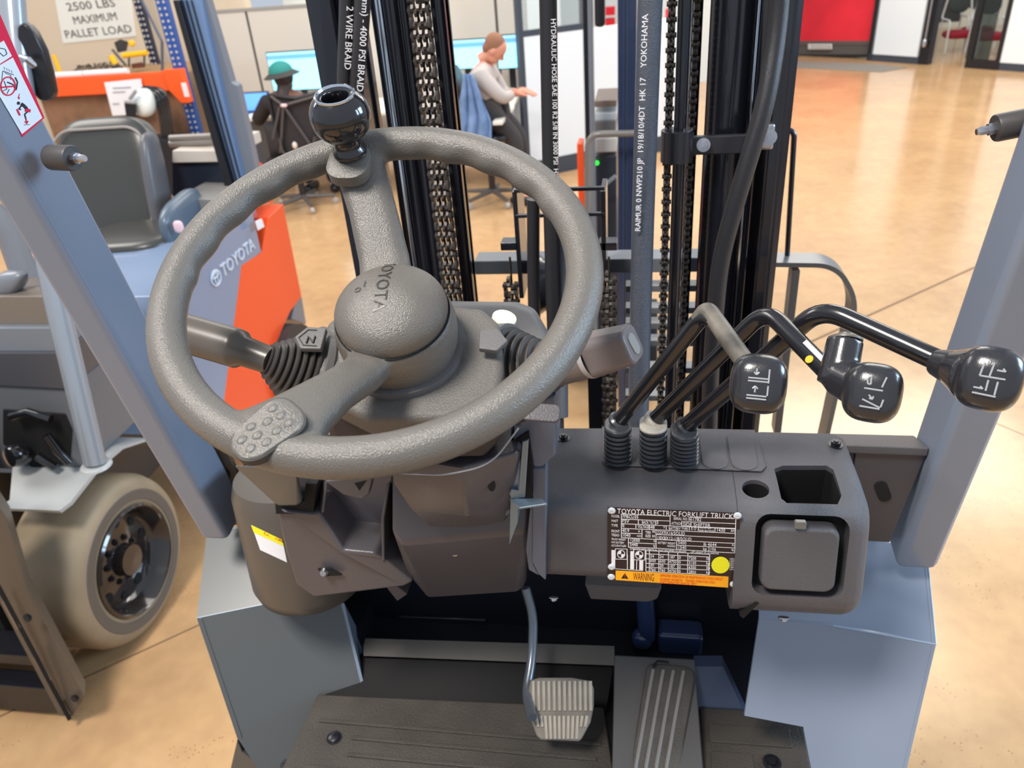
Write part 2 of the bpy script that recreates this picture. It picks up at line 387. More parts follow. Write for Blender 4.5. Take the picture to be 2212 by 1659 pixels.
obj('column_cover', b, DK, FK, bevel=.008, seg=3, label='smooth lower half of the column cover, shade put into its dark colour')  # undercut half coloured dark to carry its shade
b = B(); b.cyl(WLc(.004, 0, -.085), WLc(.004, 0, -.105), .056, 48); obj('hub_collar', b, PL, FK)
# bucket and lower covers
LC = M('lower_cover_plastic', (82, 78, 82), .33, bump=.15, bscale=600)
b = B()
rows = [[(845, 985, .62), (1000, 1010, .56), (1122, 975, .58)], [(848, 1040, .61), (1000, 1070, .56), (1120, 1035, .60)], [(885, 1100, .605), (1010, 1115, .575), (1112, 1095, .60)], [(925, 1138, .62), (1010, 1140, .61), (1090, 1128, .62)]]
pts = []
for r_ in rows:
    for p in r_: pts.append(PY(*p)); pts.append(PY(p[0], p[1], p[2]) + V((0, .14, -.01)))
pts += [PY(845, 960, .66), PY(1125, 900, .64), PY(1125, 960, .60)]
b.hull(pts); obj('column_boot', b, LC, FK, bevel=.012, seg=4, label='smooth rounded cover around the steering column')
b = B(); b.tube(arc([PY(848, 1022, .60), PY(960, 1027, .545), PY(1060, 1005, .555), PY(1120, 925, .56)], .05, 10), .0009, 6); obj('cover_seam', b, SILV, FK)
b = B(); b.hull([PY(848, 1010, .66), PY(1150, 1010, .66), PY(848, 1150, .64), PY(1142, 1150, .64), PY(868, 1175, .635), PY(1120, 1278, .70), PY(1138, 1255, .70), PY(925, 1290, .71), PY(880, 1240, .70), PY(848, 1010, .80), PY(1150, 1010, .80), PY(1130, 1270, .82), PY(925, 1285, .82)])
obj('column_lower_cover', b, LC, FK, bevel=.010, seg=4, label='dark lower column cover ending above the pedals')
b = B(); b.lathe([(.0062, 0), (.0062, .002)], PY(1062, 1047, .575), V((.25, -1, .15)), 20, sx=.6); obj('screw_hole', b, VOID, FK)
b = B(); b.lathe([(.005, 0), (.005, .002)], PY(982, 1192, .655), V((0, -1, .1)), 18); obj('screw_hole', b, STEEL, FK)
# display panel behind
b = B(); fr = PY(0, 0, 1)
out = [(955, 655), (1110, 657), (1150, 672), (1178, 720), (1200, 850), (1205, 930), (1100, 960), (960, 900)]
b.prism([PY(x, y, .80 - (y - 655) * .0006) for x, y in out], (0, .03, -.01)); disp = obj('display_panel', b, PL, FK, bevel=.006, seg=3, label='rounded grey instrument panel behind the wheel')
b = B(); b.prism([PY(x, y, .775) for x, y in ((1072, 676), (1092, 676), (1102, 690), (1102, 745), (1072, 745))], (0, .004, 0)); obj('display_frame', b, INK, disp)
b = B(); b.prism([PY(x, y, .772) for x, y in ((1074, 679), (1090, 679), (1098, 691), (1098, 745), (1074, 745))], (0, .004, 0)); obj('display_window', b, M('lcd', (110, 112, 108), .2), disp)
b = B(); b.lathe([(.012, 0), (.012, .012)], D(1085, 706, .76), V((.3, -.2, 1)), 24); obj('indicator_lens', b, M('cream_lens', (225, 222, 190), .4), disp)
# bellows and side levers
def bellows(base, tip, r0, r1, nb, mat, parent, name='bellows'):
    base, tip = V(base), V(tip); L = (tip - base).length; pr = []
    for i in range(nb):
        f = i / nb; f2 = (i + .5) / nb; ra = r0 + (r1 - r0) * f; rb = r0 + (r1 - r0) * f2
        pr += [(ra * .86, L * (f)), (ra, L * (f + .12 / nb)), (ra * 1.0, L * (f + .42 / nb)), (rb * .84, L * (f + .62 / nb))]
    pr += [(r1, L)]
    b = B(); b.lathe(pr, base, tip - base, 40); return obj(name, b, mat, parent, smooth=60)
BEL = M('bellows_rubber', (58, 54, 52), .4)
lb = D(680, 812, .715); lt = D(576, 776, .69)
bellows(lb, lt, .047, .014, 9, BEL, FK)
b = B(); d = (lb - lt).normalized(); b.lathe([(.046, -.004), (.047, .006), (.043, .010), (.038, .020)], lb - d * .004, d, 40); obj('bellows_collar', b, PL, FK)
b = B(); e0 = D(372, 712, .715); e1 = D(520, 757, .715)
b.tube([e0, D(505, 750, .702), D(517, 755, .700), D(528, 759, .699), lt + (lb - lt) * .1], [.0182, .0182, .0178, .0138, .0125], 28)
dl = obj('direction_lever', b, M('lever_plastic', (84, 78, 72), .3), FK, label='thick brownish plastic direction lever on the left of the column')
def pent(px, flip, d, letters):
    z = .002; pts = px; q = [WP(x, y, -.078) for x, y in pts]
    b = B(); b.prism(q, -WN * .006); return obj('indicator_tab', b, PL, FK, bevel=.0012, label=letters)
tl = pent([(636, 727), (664, 705), (705, 708), (693, 753), (648, 752)], 0, .64, 'five-sided tab with raised arrow mark')
b = B(); o_ = WP(668, 742, -.0775); b.text('N', o_ - WX * .004, V(WX * .98 + WY * .1), WY, .011, .0012)
for q0, q1 in (((645, 729), (666, 712)), ((666, 712), (684, 713)), ((645, 729), (655, 745)), ((655, 745), (684, 747))):
    b.tube([WP(*q0, -.0775), WP(*q1, -.0775)], .0005, 6)
obj('raised_mark', b, EMB, tl, smooth=0)
pent([(1036, 712), (1074, 708), (1097, 735), (1073, 757), (1034, 752)], 1, .64, 'plain five-sided tab')
rb = D(1100, 806, .715); rt_ = D(1215, 792, .69)
bellows(rb, rt_, .046, .015, 9, BEL, FK)
b = B(); d = (rb - rt_).normalized(); b.lathe([(.046, -.004), (.047, .004), (.040, .012)], rb - d * .002, d, 40); obj('bellows_collar', b, PL, FK)
g0, g1, g2 = D(1180, 800, .69), D(1272, 768, .665), D(1362, 744, .64)
LEVG = M('lever_grip', (104, 96, 96), .38, bump=.1, bscale=500)
b = B(); dd = (g2 - g1).normalized()
b.lathe([(.017, 0), (.0195, (g1 - g0).length)], g0, g1 - g0, 24); b.layers(rrect(.0185, .0165, .009, 5), g1 + dd * .003, dd, V((0, 0, 1)), [(0, 1), ((g2 - g1).length - .003, .86), ((g2 - g1).length, .78)])
tsl = obj('turn_signal_lever', b, LEVG, FK, bevel=.0015, label='warm grey stubby lever with recessed end button, right of the wheel')
b = B(); b.lathe([(.0203, -.001), (.0206, .0015), (.0203, .004)], g1, dd, 36, cap=False); obj('lever_ring', b, M('lever_ring', (160, 155, 155), .3), tsl)
b = B(); b.layers(stadium(.006, .010), g2 + dd * .0032, dd, V((0, 1, 0)), [(0, 1), (.0008, .96)]); obj('end_button', b, M('button_grey', (136, 134, 130), .4), tsl)
# tilt paddle, side cover and latch right of the column
SC_ = M('side_cover_paint', (92, 100, 116), .35)
b = B(); b.prism([PY(x, y, .60) for x, y in ((1105, 905), (1150, 870), (1203, 850), (1200, 985), (1172, 1010), (1150, 1010), (1137, 940), (1110, 955), (1108, 1110), (1090, 1120))], (0, .05, 0))
sc = obj('column_side_cover', b, SC_, FK, bevel=.003, label='blue-grey side cover with slot beside the column')
b = B(); b.prism([PY(x, y, .597) for x, y in ((1114, 950), (1142, 932), (1150, 1000), (1146, 1100), (1128, 1100), (1118, 1100))], (0, .002, 0)); obj('slot', b, VOID, sc)
b = B(); b.layers(rrect(.017, .0085, .005), PY(1168, 893, .575), V((.1, -.6, .8)), V((1, 0, -.05)), [(0, 1), (.004, 1)]); b.tube([PY(1150, 896, .577), PY(1122, 905, .59), PY(1118, 915, .61)], .004, 10)
obj('tilt_lever', b, LC, FK, bevel=.0015, label='small paddle lever releasing the column tilt')
LAT = M('latch_steel', (120, 136, 150), .3, .5)
b = B(); b.prism([PY(x, y, .585) for x, y in ((1128, 955), (1142, 950), (1134, 1075), (1106, 1078), (1100, 1068), (1104, 1058), (1120, 1060))], (0, .003, 0))
b.prism([PY(1100, 1076, .585), PY(1170, 1076, .585), PY(1182, 1088, .575), PY(1122, 1097, .575)], (0, 0, -.0025)); obj('latch_lever', b, LAT, FK, bevel=.0008, label='bare steel latch lever')
b = B(); b.prism([PY(x, y, .59) for x, y in ((1104, 1010), (1122, 1000), (1118, 1130), (1100, 1180))], (0, .02, 0)); obj('latch_strut', b, LAT, FK, bevel=.001)
# ---- left lower covers ----------------------------------------------
b = B()
b.prism([PY(x, y, yy) for x, y, yy in ((592, 1085, .70), (618, 1102, .69), (675, 1108, .69), (692, 1108, .69), (742, 1188, .68), (810, 1195, .68), (828, 1208, .685), (892, 1258, .69), (872, 1268, .69), (678, 1292, .69), (640, 1265, .695), (618, 1195, .70))], (0, .07, 0))
lc = obj('left_lower_cover', b, LC, FK, bevel=.004, seg=3, label='angular dark plastic cover left of the column')
b = B(); b.prism([PY(x, y, .725) for x, y in ((585, 1000), (672, 1000), (690, 1110), (592, 1100))], (0, .05, 0)); b.prism([PY(x, y, .735) for x, y in ((686, 1000), (850, 1000), (845, 1070), (835, 1210), (742, 1190), (692, 1108))], (0, .06, 0))
b.prism([PY(690, 1040, .725), PY(702, 1040, .700), PY(694, 1108, .690), PY(684, 1108, .72)], (0.004, .0, 0)); b.prism([PY(822, 1120, .69), PY(836, 1040, .70), PY(842, 1040, .74), PY(838, 1230, .73), PY(824, 1212, .685)], (.004, 0, 0))
obj('cover_recess', b, LC, lc, bevel=.002)
b = B(); b.prism([PY(x, y, .692) for x, y in ((595, 1088), (658, 1082), (660, 1045), (684, 1045), (676, 1110), (596, 1110))], (0, .03, 0)); obj('cover_slot', b, VOID, lc)
b = B(); b.prism([PY(x, y, .688) for x, y in ((686, 1230), (712, 1229), (738, 1243), (702, 1245))], (0, .003, 0)); obj('cover_hole', b, VOID, lc)
b = B(); b.lathe([(.006, 0), (.004, .004)], PY(700, 1236, .688), V((0, -1, .3)), 16); obj('cover_screw', b, STEEL, lc)
b = B(); b.hull([PY(505, 1005, .66), PY(640, 1010, .64), PY(655, 1080, .665), PY(642, 1092, .665), PY(600, 1092, .67), PY(575, 1070, .675)] + [PY(505, 1005, .70), PY(640, 1010, .70), PY(650, 1085, .71), PY(600, 1088, .71)])
obj('column_bracket', b, PAINT2, FK, bevel=.004, seg=3, label='painted grey bracket below the thumb pad')
b = B(); b.prism([PY(x, y, .69) for x, y in ((700, 1040), (806, 1030), (797, 1068), (782, 1080), (742, 1070))], (0, .012, 0)); brk = obj('column_bracket', b, LC, FK, bevel=.002, label='dark triangular bracket plate')
b = B(); b.prism([PY(x, y, .6895) for x, y in ((766, 1044), (792, 1038), (776, 1060))], (0, .003, 0)); obj('bracket_hole', b, VOID, brk)
# reservoir with caution label
RES = M('reservoir_plastic', (84, 78, 72), .35)
rc = PY(648, 1125, .81); 
b = B(); b.lathe([(.070, -.115), (.078, -.108), (.084, -.09), (.084, .06), (.078, .08), (.02, .085)], rc, V((0, .1, 1)), 48)
res = obj('side_housing', b, RES, FK, smooth=50, label='rounded brownish plastic housing behind the left cover, with caution sticker')
def on_cyl(px, py, rad=.0843):
    r = ray(px, py); ax = V((0, .1, 1)).normalized(); o = CAM - rc; dp = r - ax * r.dot(ax); op = o - ax * o.dot(ax)
    A_, B_, C_ = dp.dot(dp), 2 * dp.dot(op), op.dot(op) - rad * rad; dis = B_ * B_ - 4 * A_ * C_
    return CAM + r * ((-B_ - math.sqrt(max(dis, 0))) / (2 * A_))
def cyl_quad(b, corners, nx=10):
    (x0, y0), (x1, y1), (x2, y2), (x3, y3) = corners; vs_ = []
    for i in range(nx + 1):
        t = i / nx; a_ = (x0 + (x1 - x0) * t, y0 + (y1 - y0) * t); c_ = (x3 + (x2 - x3) * t, y3 + (y2 - y3) * t)
        vs_ += [on_cyl(*a_), on_cyl(*c_)]
    b.add(vs_, [(2 * i, 2 * i + 1, 2 * i + 3, 2 * i + 2) for i in range(nx)])
CQ = [(543, 1134), (640, 1176), (640, 1215), (566, 1190)]
b = B(); cyl_quad(b, [(543, 1134), (610, 1166), (620, 1215), (562, 1188)]); obj('caution_sticker', b, WHITE, res, smooth=80)
on_c = on_cyl; on_cyl_ = on_cyl
def on_cyl(px, py, rad=.0847): return on_cyl_(px, py, rad)
b = B(); cyl_quad(b, [(542, 1134), (610, 1166), (613, 1180), (548, 1150)]); obj('sticker_band', b, YEL, res, smooth=80)
b = B(); p0 = on_c(570, 1154, .0851); p1 = on_c(606, 1170, .0851); xd = (p1 - p0).normalized(); b.text('CAUTION', p0, xd, V((0, .15, 1)), .006, .0003); obj('lettering', b, RED, res, smooth=0)
# ---- console ---------------------------------------------------------
ZC = 1.45
def CT(px, py, z=ZC): return PZ(px, py, z)
prof = [(.760, 1.452), (.672, 1.4505), (.642, 1.4475), (.634, 1.4455), (.628, 1.441), (.6240, 1.434), (.622, 1.425), (.618, 1.366), (.6195, 1.358), (.624, 1.350), (.632, 1.344), (.645, 1.340), (.76, 1.330)]
def yz(px, py):  # helper to see section
    return PX(px, py, .06)
xl, xr = -.099, .232
XS = .102
b = B(); nprof = len(prof); vs_ = []
secs = [(xl, 0, 0), (XS + .001, 0, 0)]
for x, dy, dz in secs:
    for y, z in prof: vs_.append(V((x, y + dy, z + dz)))
b.add(vs_, [tuple(range(nprof - 1, -1, -1)), tuple(nprof + i for i in range(nprof))] + [(i, (i + 1) % nprof, nprof + (i + 1) % nprof, nprof + i) for i in range(nprof)])
console = obj('lever_console', b, CON, FK, label='dark textured plastic console carrying the levers, data plate and cup hole')
# right end block of console: deeper, with glove box pocket
b = B(); prof2 = [(.760, 1.452), (.672, 1.4505), (.642, 1.4475), (.634, 1.4455), (.628, 1.441), (.6235, 1.434), (.6205, 1.425), (.607, 1.352), (.6065, 1.342), (.609, 1.331), (.616, 1.321), (.627, 1.315), (.64, 1.312), (.76, 1.312)]
vs_ = []
for x, s_ in ((XS, 0), (xr - .018, 0), (xr - .010, .002), (xr - .004, .006), (xr - .001, .011), (xr, .018)):
    for y, z in prof2: vs_.append(V((x, y + s_ * (1 if y < .7 else -.5), z + (-s_ * .6 if z > 1.4 else s_ * .6))))
n_ = len(prof2)
b.add(vs_, [tuple(range(n_ - 1, -1, -1)), tuple(5 * n_ + i for i in range(n_))] + [(k * n_ + i, k * n_ + (i + 1) % n_, (k + 1) * n_ + (i + 1) % n_, (k + 1) * n_ + i) for k in range(5) for i in range(n_)])
EO, EN = V((0, .613, 1.388)), V((0, -.98, .19)).normalized(); EU = V((1, 0, 0)); EW = EN.cross(EU) * -1
if EW.z < 0: EW = -EW
def EP(px, py, h=0): return PP(px, py, EO + EN * h, EN)
ec = (EP(1626, 1120) + EP(1828, 1290)) / 2 - EN * 0
eh = ((EP(1828, 1200) - EP(1626, 1200)).length / 2, (EP(1720, 1120) - EP(1720, 1292)).length / 2)
c1 = B().layers(rrect(eh[0], eh[1], .014), ec, EN, EU, [(-.03, 1), (.05, 1)])
hc = CT(1632, 1058, 1.448); c2 = B().cyl(hc - V((0, 0, .06)), hc + V((0, 0, .05)), .0135, 32)
q = [CT(x, y, 1.449) for x, y in ((1672, 1016), (1690, 1009), (1785, 1009), (1800, 1018), (1818, 1070), (1810, 1086), (1700, 1083), (1688, 1075))]
c3 = B().prism([p - V((0, 0, .06)) for p in q], (0, 0, .12))
end = obj('console_end', b, CON, console, cuts=[c1, c2, c3])
b = B().cyl(hc - V((0, 0, .04)), hc - V((0, 0, .038)), .014, 24); obj('hole_shade_floor', b, VOID, console)
b = B().prism([p - V((0, 0, .05)) for p in q], (0, 0, .002)); obj('hole_shade_floor', b, VOID, console)  # black floors painted in for the darkness down the holes
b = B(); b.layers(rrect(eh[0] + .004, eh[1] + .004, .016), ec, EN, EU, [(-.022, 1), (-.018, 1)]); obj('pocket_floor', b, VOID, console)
lidc = (EP(1633, 1128) + EP(1818, 1285)) / 2
b = B(); b.layers(rrect(.0365, .0365, .011, 6), lidc - EN * .002, EN, EU, [(-.012, 1), (0, 1), (.004, .985), (.0065, .93)])
lid = obj('glove_box_lid', b, CON, console, bevel=.0015, label='square rounded pocket lid with small latch')
b = B(); b.layers(rrect(.0056, .0042, .0015), EP(1729, 1134, .006), EN, EU, [(-.004, 1), (.002, .95)]); obj('lid_latch', b, M('latch_plastic', (110, 106, 102), .35), lid, bevel=.0008)
b = B(); b.prism([PY(x, y, .606) for x, y in ((1598, 1330), (1632, 1300), (1640, 1303), (1606, 1336))], (0, .01, 0)); obj('corner_notch', b, VOID, console)
bolt('console_bolt', CT(1217, 948, 1.451), (0, 0, 1), .0052, BLKM, console); bolt('console_bolt', CT(1805, 962, 1.451), (0, 0, 1), .0052, BLKM, console)
def shade_liner(pts_, z0, z1):
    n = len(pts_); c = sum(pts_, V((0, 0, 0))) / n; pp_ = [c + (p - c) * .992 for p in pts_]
    b = B(); b.add([V((p.x, p.y, z)) for z in (z0, z1) for p in pp_], [(i, (i + 1) % n, n + (i + 1) % n, n + i) for i in range(n)]); obj('hole_shade_liner', b, VOID, console, smooth=0, clean=False)
shade_liner(q, 1.40, 1.4455); shade_liner([hc + V((.0135 * math.cos(2 * pi * k / 24), .0135 * math.sin(2 * pi * k / 24), 0)) for k in range(24)], 1.41, 1.4455)  # black walls added so the console holes look unlit inside
# lever plate with blanked ovals
b = B(); b.prism([CT(x, y, 1.4515) for x, y in ((1300, 925), (1630, 932), (1655, 1010), (1645, 1021), (1308, 1007), (1300, 1000))], (0, 0, .0028))
lp = obj('lever_plate', b, CONT, console, bevel=.0012)
for x, y in ((1541, 972), (1603, 974)):
    b = B(); b.layers(stadium(.0142, .036), CT(x, y, 1.4543), (0, 0, 1), (1, 0, 0), [(0, 1), (.0008, 1), (.0016, .93)])
    obj('blanking_cap', b, CONT, lp, bevel=.0004)
# nameplate
NO, NN = V((0, .6195, 1.395)), V((0, -1, .068)).normalized()
def NP(px, py, h=0): return PP(px, py, NO + NN * h, NN)
c0, c1_, c2_, c3_ = NP(1312, 1095), NP(1598, 1108), NP(1595, 1268), NP(1312, 1252)
def NQ(u, v, h=.0009):
    return (c0 * (1 - u) * (1 - v) + c1_ * u * (1 - v) + c2_ * u * v + c3_ * (1 - u) * v) + NN * h
def NC(x, y, h=.0009):   # coordinates of a straightened crop of the plate
    u = (x - 115) / 1925; v = (y - (100 + 95 * u)) / 1045; return NQ(u, v, h)
b = B(); b.prism([NQ(u, v, 0) for u, v in ((.01, 0), (.99, 0), (1, .02), (1, .98), (.99, 1), (.01, 1), (0, .98), (0, .02))], NN * .0008)
npl = obj('data_plate', b, M('plate_black', (34, 22, 30), .22), console, label='black metal data plate with white lettering and orange warning strip')
b = B(); b.prism([NC(240, 1000, .0008), NC(1895, 1080, .0008), NC(1890, 1240, .0008), NC(240, 1140, .0008)], NN * .0003); obj('warning_strip', b, AMB, npl, smooth=0)
XD = (NC(1900, 300) - NC(200, 215)).normalized(); YD = NN.cross(XD)
def sz(h): return h / 1045 * (c0 - c3_).length / .70
b = B()
def nt(t, x, y, h, sx=1, w=None):
    size = sz(h)
    if w:
        vs_, _ = text_data(t, .0001 / size); ww = max(v.x for v in vs_) * size; sx = w / 1925 * (c1_ - c0).length / ww
    b.text(t, NC(x, y), XD, YD, size, .0001, sx=sx)
nt('TOYOTA ELECTRIC FORKLIFT TRUCK', 260, 185, 70, w=1690)
for t, x, y, h, w in (('MODEL', 175, 235, 34, 125), ('7FBCU35', 335, 245, 44, 240), ('MAST', 175, 300, 34, 100), ('FSV', 335, 310, 44, 105), ('BACK TILT', 625, 325, 38, 190), ('5', 840, 330, 42, 30),
    ('TYPE', 175, 365, 36, 95), ('E', 335, 370, 44, 35), ('VOLTAGE', 565, 385, 38, 170), ('48', 750, 395, 42, 65), ('V', 940, 395, 36, 28), ('SERIAL NO.', 1088, 275, 38, 210), ('61782', 1325, 290, 44, 165),
    ('ATTACH', 1060, 340, 38, 145), ('SIDE SHIFTER', 1225, 360, 48, 400), ('BATTERY TYPE', 1020, 410, 38, 280), ('E O', 1345, 415, 38, 75), ('1430', 1705, 440, 46, 130), ('AH', 1915, 445, 34, 55), ('MAX AH CAP', 1460, 395, 24, 180), ('5HR RATING', 1460, 435, 24, 215),
    ('FRONT', 175, 445, 36, 125), ('TREAD', 175, 500, 36, 120), ('40.9', 335, 440, 42, 105), ('in', 572, 445, 32, 28), ('1040', 335, 505, 44, 125), ('mm', 555, 510, 32, 62), ('TIRE', 678, 465, 36, 80), ('SIZE', 678, 515, 36, 80), ('FR', 778, 455, 34, 45), ('RR', 778, 518, 34, 45),
    ('22X9X16/SOLID', 850, 470, 46, 410), ('18X8X12-1/8/SOLID', 850, 545, 46, 510), ('TRUCK WEIGHT', 175, 555, 28, 220), ('W/O BATTERY', 175, 600, 28, 195), ('ACCURACY±5%', 175, 645, 28, 225), ('12000', 450, 575, 42, 150), ('lb', 800, 585, 30, 28), ('5440', 450, 640, 42, 120), ('kg', 795, 650, 30, 30),
    ('BATTERY WEIGHT', 862, 610, 32, 265), ('MIN/MAX', 1000, 655, 28, 125), ('3400', 1155, 615, 42, 125), ('lb 4644', 1525, 635, 42, 190), ('lb', 1935, 640, 30, 28), ('1540', 1155, 680, 42, 125), ('kg 2106', 1520, 700, 42, 190), ('kg', 1930, 705, 30, 30),
    ('CAPACITY WITH VERTICAL MAST EQUIPPED AS BELOW', 450, 690, 24, 850), ('LIFT HEIGHT (V) AS SHOWN', 1345, 740, 24, 410)):
    nt(t, x, y, h, w=w)
rows_ = [('24', '24', '187', '0', '7200', 'lb'), ('600', '600', '4750', '0', '3150', 'kg'), ('30', '30', '187', '0', '6350', 'lb'), ('760', '760', '4750', '0', '2850', 'kg')]
for i, r_ in enumerate(rows_):
    for j, (t, x) in enumerate(zip(r_, (750, 890, 1030, 1168, 1315, 1568))): nt(t, x, 805 + i * 66 + j * 7, 40, w=26 * len(t) + 8)
obj('plate_lettering', b, WHITE, npl, smooth=0, label='white lettering')
b = B()
def ln(x0, y0, x1, y1, w=8):
    p, q_ = NC(x0, y0, .0009), NC(x1, y1, .0009); d = (q_ - p).normalized(); n_ = NN.cross(d) * sz(w) * .35
    b.add([p - n_, q_ - n_, q_ + n_, p + n_], [(0, 1, 2, 3)])
for l in ((325, 190, 1040, 225), (325, 190, 325, 520), (325, 262, 1040, 292), (1040, 225, 1040, 355), (325, 325, 1980, 405), (575, 275, 575, 335), (830, 290, 830, 345), (540, 335, 540, 390), (325, 390, 740, 410), (740, 345, 740, 408), (630, 400, 630, 525), (325, 455, 630, 468), (325, 520, 840, 548), (835, 408, 840, 670),
    (740, 408, 1975, 465), (985, 355, 985, 410), (1315, 240, 1315, 290), (1315, 242, 1985, 262), (1210, 300, 1985, 332), (1210, 300, 1210, 365), (1210, 362, 1980, 398), (1320, 375, 1320, 425), (1450, 380, 1450, 430), (1690, 390, 1690, 445), (840, 478, 1975, 532), (840, 548, 1975, 605), (430, 530, 430, 660), (430, 592, 840, 612), (430, 658, 840, 672), (1140, 570, 1140, 690), (1140, 630, 1975, 668), (840, 672, 1975, 740), (1985, 265, 1975, 740),
    (690, 705, 1620, 760), (690, 705, 690, 1010), (1620, 760, 1612, 1055), (690, 752, 1620, 798), (690, 825, 1620, 862), (690, 890, 1620, 925), (690, 950, 1620, 985), (690, 1010, 1612, 1055), (740, 710, 740, 1012), (880, 718, 880, 1020), (1020, 725, 1020, 1028), (1158, 732, 1158, 1035), (1305, 740, 1300, 1042), (235, 680, 410, 685), (235, 680, 235, 830), (410, 685, 410, 830), (235, 830, 410, 835), (508, 690, 680, 700), (508, 690, 508, 840), (680, 700, 675, 845), (508, 840, 675, 845), (415, 760, 415, 990), (555, 850, 550, 1000), (230, 975, 650, 1000)):
    ln(*l)
for l in ((205, 700, 205, 960), (488, 715, 485, 980), (622, 850, 620, 990)): ln(*l, w=44)
obj('plate_rules', b, WHITE, npl, smooth=0)
b = B()
for x, y in ((322, 758), (590, 770)):
    for k in range(2):
        pts_ = [NC(x, y, .0009)] + [NC(x + 55 * math.cos(a), y + 55 * math.sin(a), .0009) for a in [k * pi + pi * .0 + pi / 2 * j / 6 for j in range(7)]]; b.add(pts_, [tuple(range(8))])
    for j in range(24):
        a0, a1 = 2 * pi * j / 24, 2 * pi * (j + 1) / 24; b.add([NC(x + r * math.cos(a), y + r * math.sin(a), .0009) for r, a in ((50, a0), (60, a0), (60, a1), (50, a1))], [(0, 1, 2, 3)])
obj('load_centre_symbols', b, WHITE, npl, smooth=0)
b = B()
def fan(b, cx, cy, r, h, n=32): b.add([NC(cx + r * math.cos(2 * pi * k / n), cy + r * math.sin(2 * pi * k / n) * .93, h) for k in range(n)], [tuple(range(n))])
fan(b, 1775, 908, 130, .0014); obj('round_sticker', b, YEL, npl, smooth=0, label='plain round yellow sticker')
b = B()
for i in range(6): nt2 = b.text('LOAD CAPACITY MAY'[:12 - i], NC(1905 - 280 * 0, 830 + i * 30, .0009), XD, YD, sz(20), .0001)
obj('small_print', b, WHITE, npl, smooth=0)
b = B(); b.add([NC(x, y, .0012) for x, y in ((322, 1115), (378, 1035), (432, 1122))], [(0, 1, 2)]); 
obj('warning_triangle', b, INK, npl, smooth=0)
b = B()
OR2 = M('orange_print', (225, 70, 20), .5)
def wt(t, x, y, h, w):
    size = sz(h); vs_, _ = text_data(t, .0001 / size); ww = max(v.x for v in vs_) * size
    b.text(t, NC(x, y, .0012), XD, YD, size, .0001, sx=w / 1925 * (c1_ - c0).length / ww)
wt('IMPROPER OPERATION OR MAINTENANCE COULD RESULT', 900, 1085, 38, 950); wt('IN INJURY OR DEATH.    TRAINED OPERATORS ONLY.', 900, 1140, 38, 840); wt("READ OPERATOR'S MANUAL FIRST.", 900, 1185, 38, 560); wt('!', 366, 1112, 62, 20)
obj('warning_print', b, OR2, npl, smooth=0)
b = B(); wt('WARNING', 500, 1135, 110, 320); obj('warning_word', b, M('dark_orange_print', (120, 50, 10), .5), npl, smooth=0)
for x, y in ((180, 145), (2005, 225), (180, 945), (175, 1095), (1970, 1190)):
    b = B(); b.lathe([(.0040, 0), (.0040, .0006), (.0028, .0018), (.0012, .002), (.001, .0012)], NC(x, y, .0008), NN, 24); obj('rivet', b, M('rivet_white', (215, 220, 225), .3, .3), npl)
# ---- lever boots, levers, knobs -------------------------------------
BOOT = M('boot_rubber', (60, 62, 68), .26)
BOOTW = M('chalky_boot_rubber', (178, 172, 162), .42, bump=.3, bscale=300)
LEVB = M('lever_black', (26, 26, 30), .22, coat=.3)
LEVW = M('dusty_lever', (120, 114, 104), .4, var=.5, vscale=30, var2=(60, 58, 56))
def boot(px, py, topm, top_py):
    p = CT(px, py, 1.4543); tip = PY(px + 1, top_py, p.y + .004); ax = (tip - p).normalized(); H = (tip - p).length
    lay = []
    for i in range(7):
        f = i / 7 * H * .86; lay += [(f, .86), (f + H * .035, 1), (f + H * .075, 1), (f + H * .105, .84)]
    lay += [(H * .87, .96), (H * .96, .98), (H, .93)]
    b = B(); b.layers(stadium(.0148, .0215, 10), p + V((0, -.004, 0)), ax, (1, 0, 0), lay); o = obj('lever_boot', b, BOOT, FK, smooth=60)
    b = B(); b.layers(stadium(.0146, .0213, 10), p + V((0, -.004, 0)) + ax * (H * .94), ax, (1, 0, 0), [(0, 1), (H * .05, 1), (H * .075, .9)]); obj('boot_cap', b, topm, o, bevel=.0006)
    return p + ax * H
bt = [boot(1334, 985, BOOT, 912), boot(1410, 988, BOOTW, 910), boot(1477, 990, BOOT, 924)]
lev = []
for i, (l, base, mat_) in enumerate((([(1344, 908), (1528, 668), (1622, 800), (1632, 815)], bt[0], LEVB), ([(1420, 905), (1655, 668), (1785, 800), (1800, 815)], bt[1], LEVB), ([(1486, 910), (1775, 664), (2040, 785), (2055, 795)], bt[2], LEVB))):
    dd_ = [(.775, .705, .650, .645), (.785, .705, .64, .635), (.79, .68, .62, .615)][i]
    pts_ = [D(x, y, d) for (x, y), d in zip(l, dd_)]; pts_[0] = base + (pts_[1] - base).normalized() * .004
    b = B(); b.tube([pts_[0] + (pts_[0] - pts_[1]).normalized() * .006] + arc(pts_[:4], .022, 8), .0082 if i < 2 else .0088, 20)
    o = obj('control_lever', b, mat_, FK, label=['bent black lift lever, nearest the steering wheel', 'bent black tilt lever in the middle, with a white and yellow sticker', 'bent black outermost lever, longest of the three'][i]); lev.append((o, pts_))
    b = B(); b.lathe([(.0115, 0), (.0118, .004), (.0095, .006)], pts_[0] + (pts_[0] - pts_[1]).normalized() * .004, pts_[1] - pts_[0], 24); obj('boot_lip', b, [BOOT, BOOTW, BOOT][i], o)
b = B(); p_ = lev[0][1]; b.tube(arc([p_[1] + (p_[0] - p_[1]) * .08, p_[1], p_[2]], .022, 8), .00835, 20); obj('lever_dust', b, LEVW, lev[0][0], label='dusty grey upper arm of the lever')
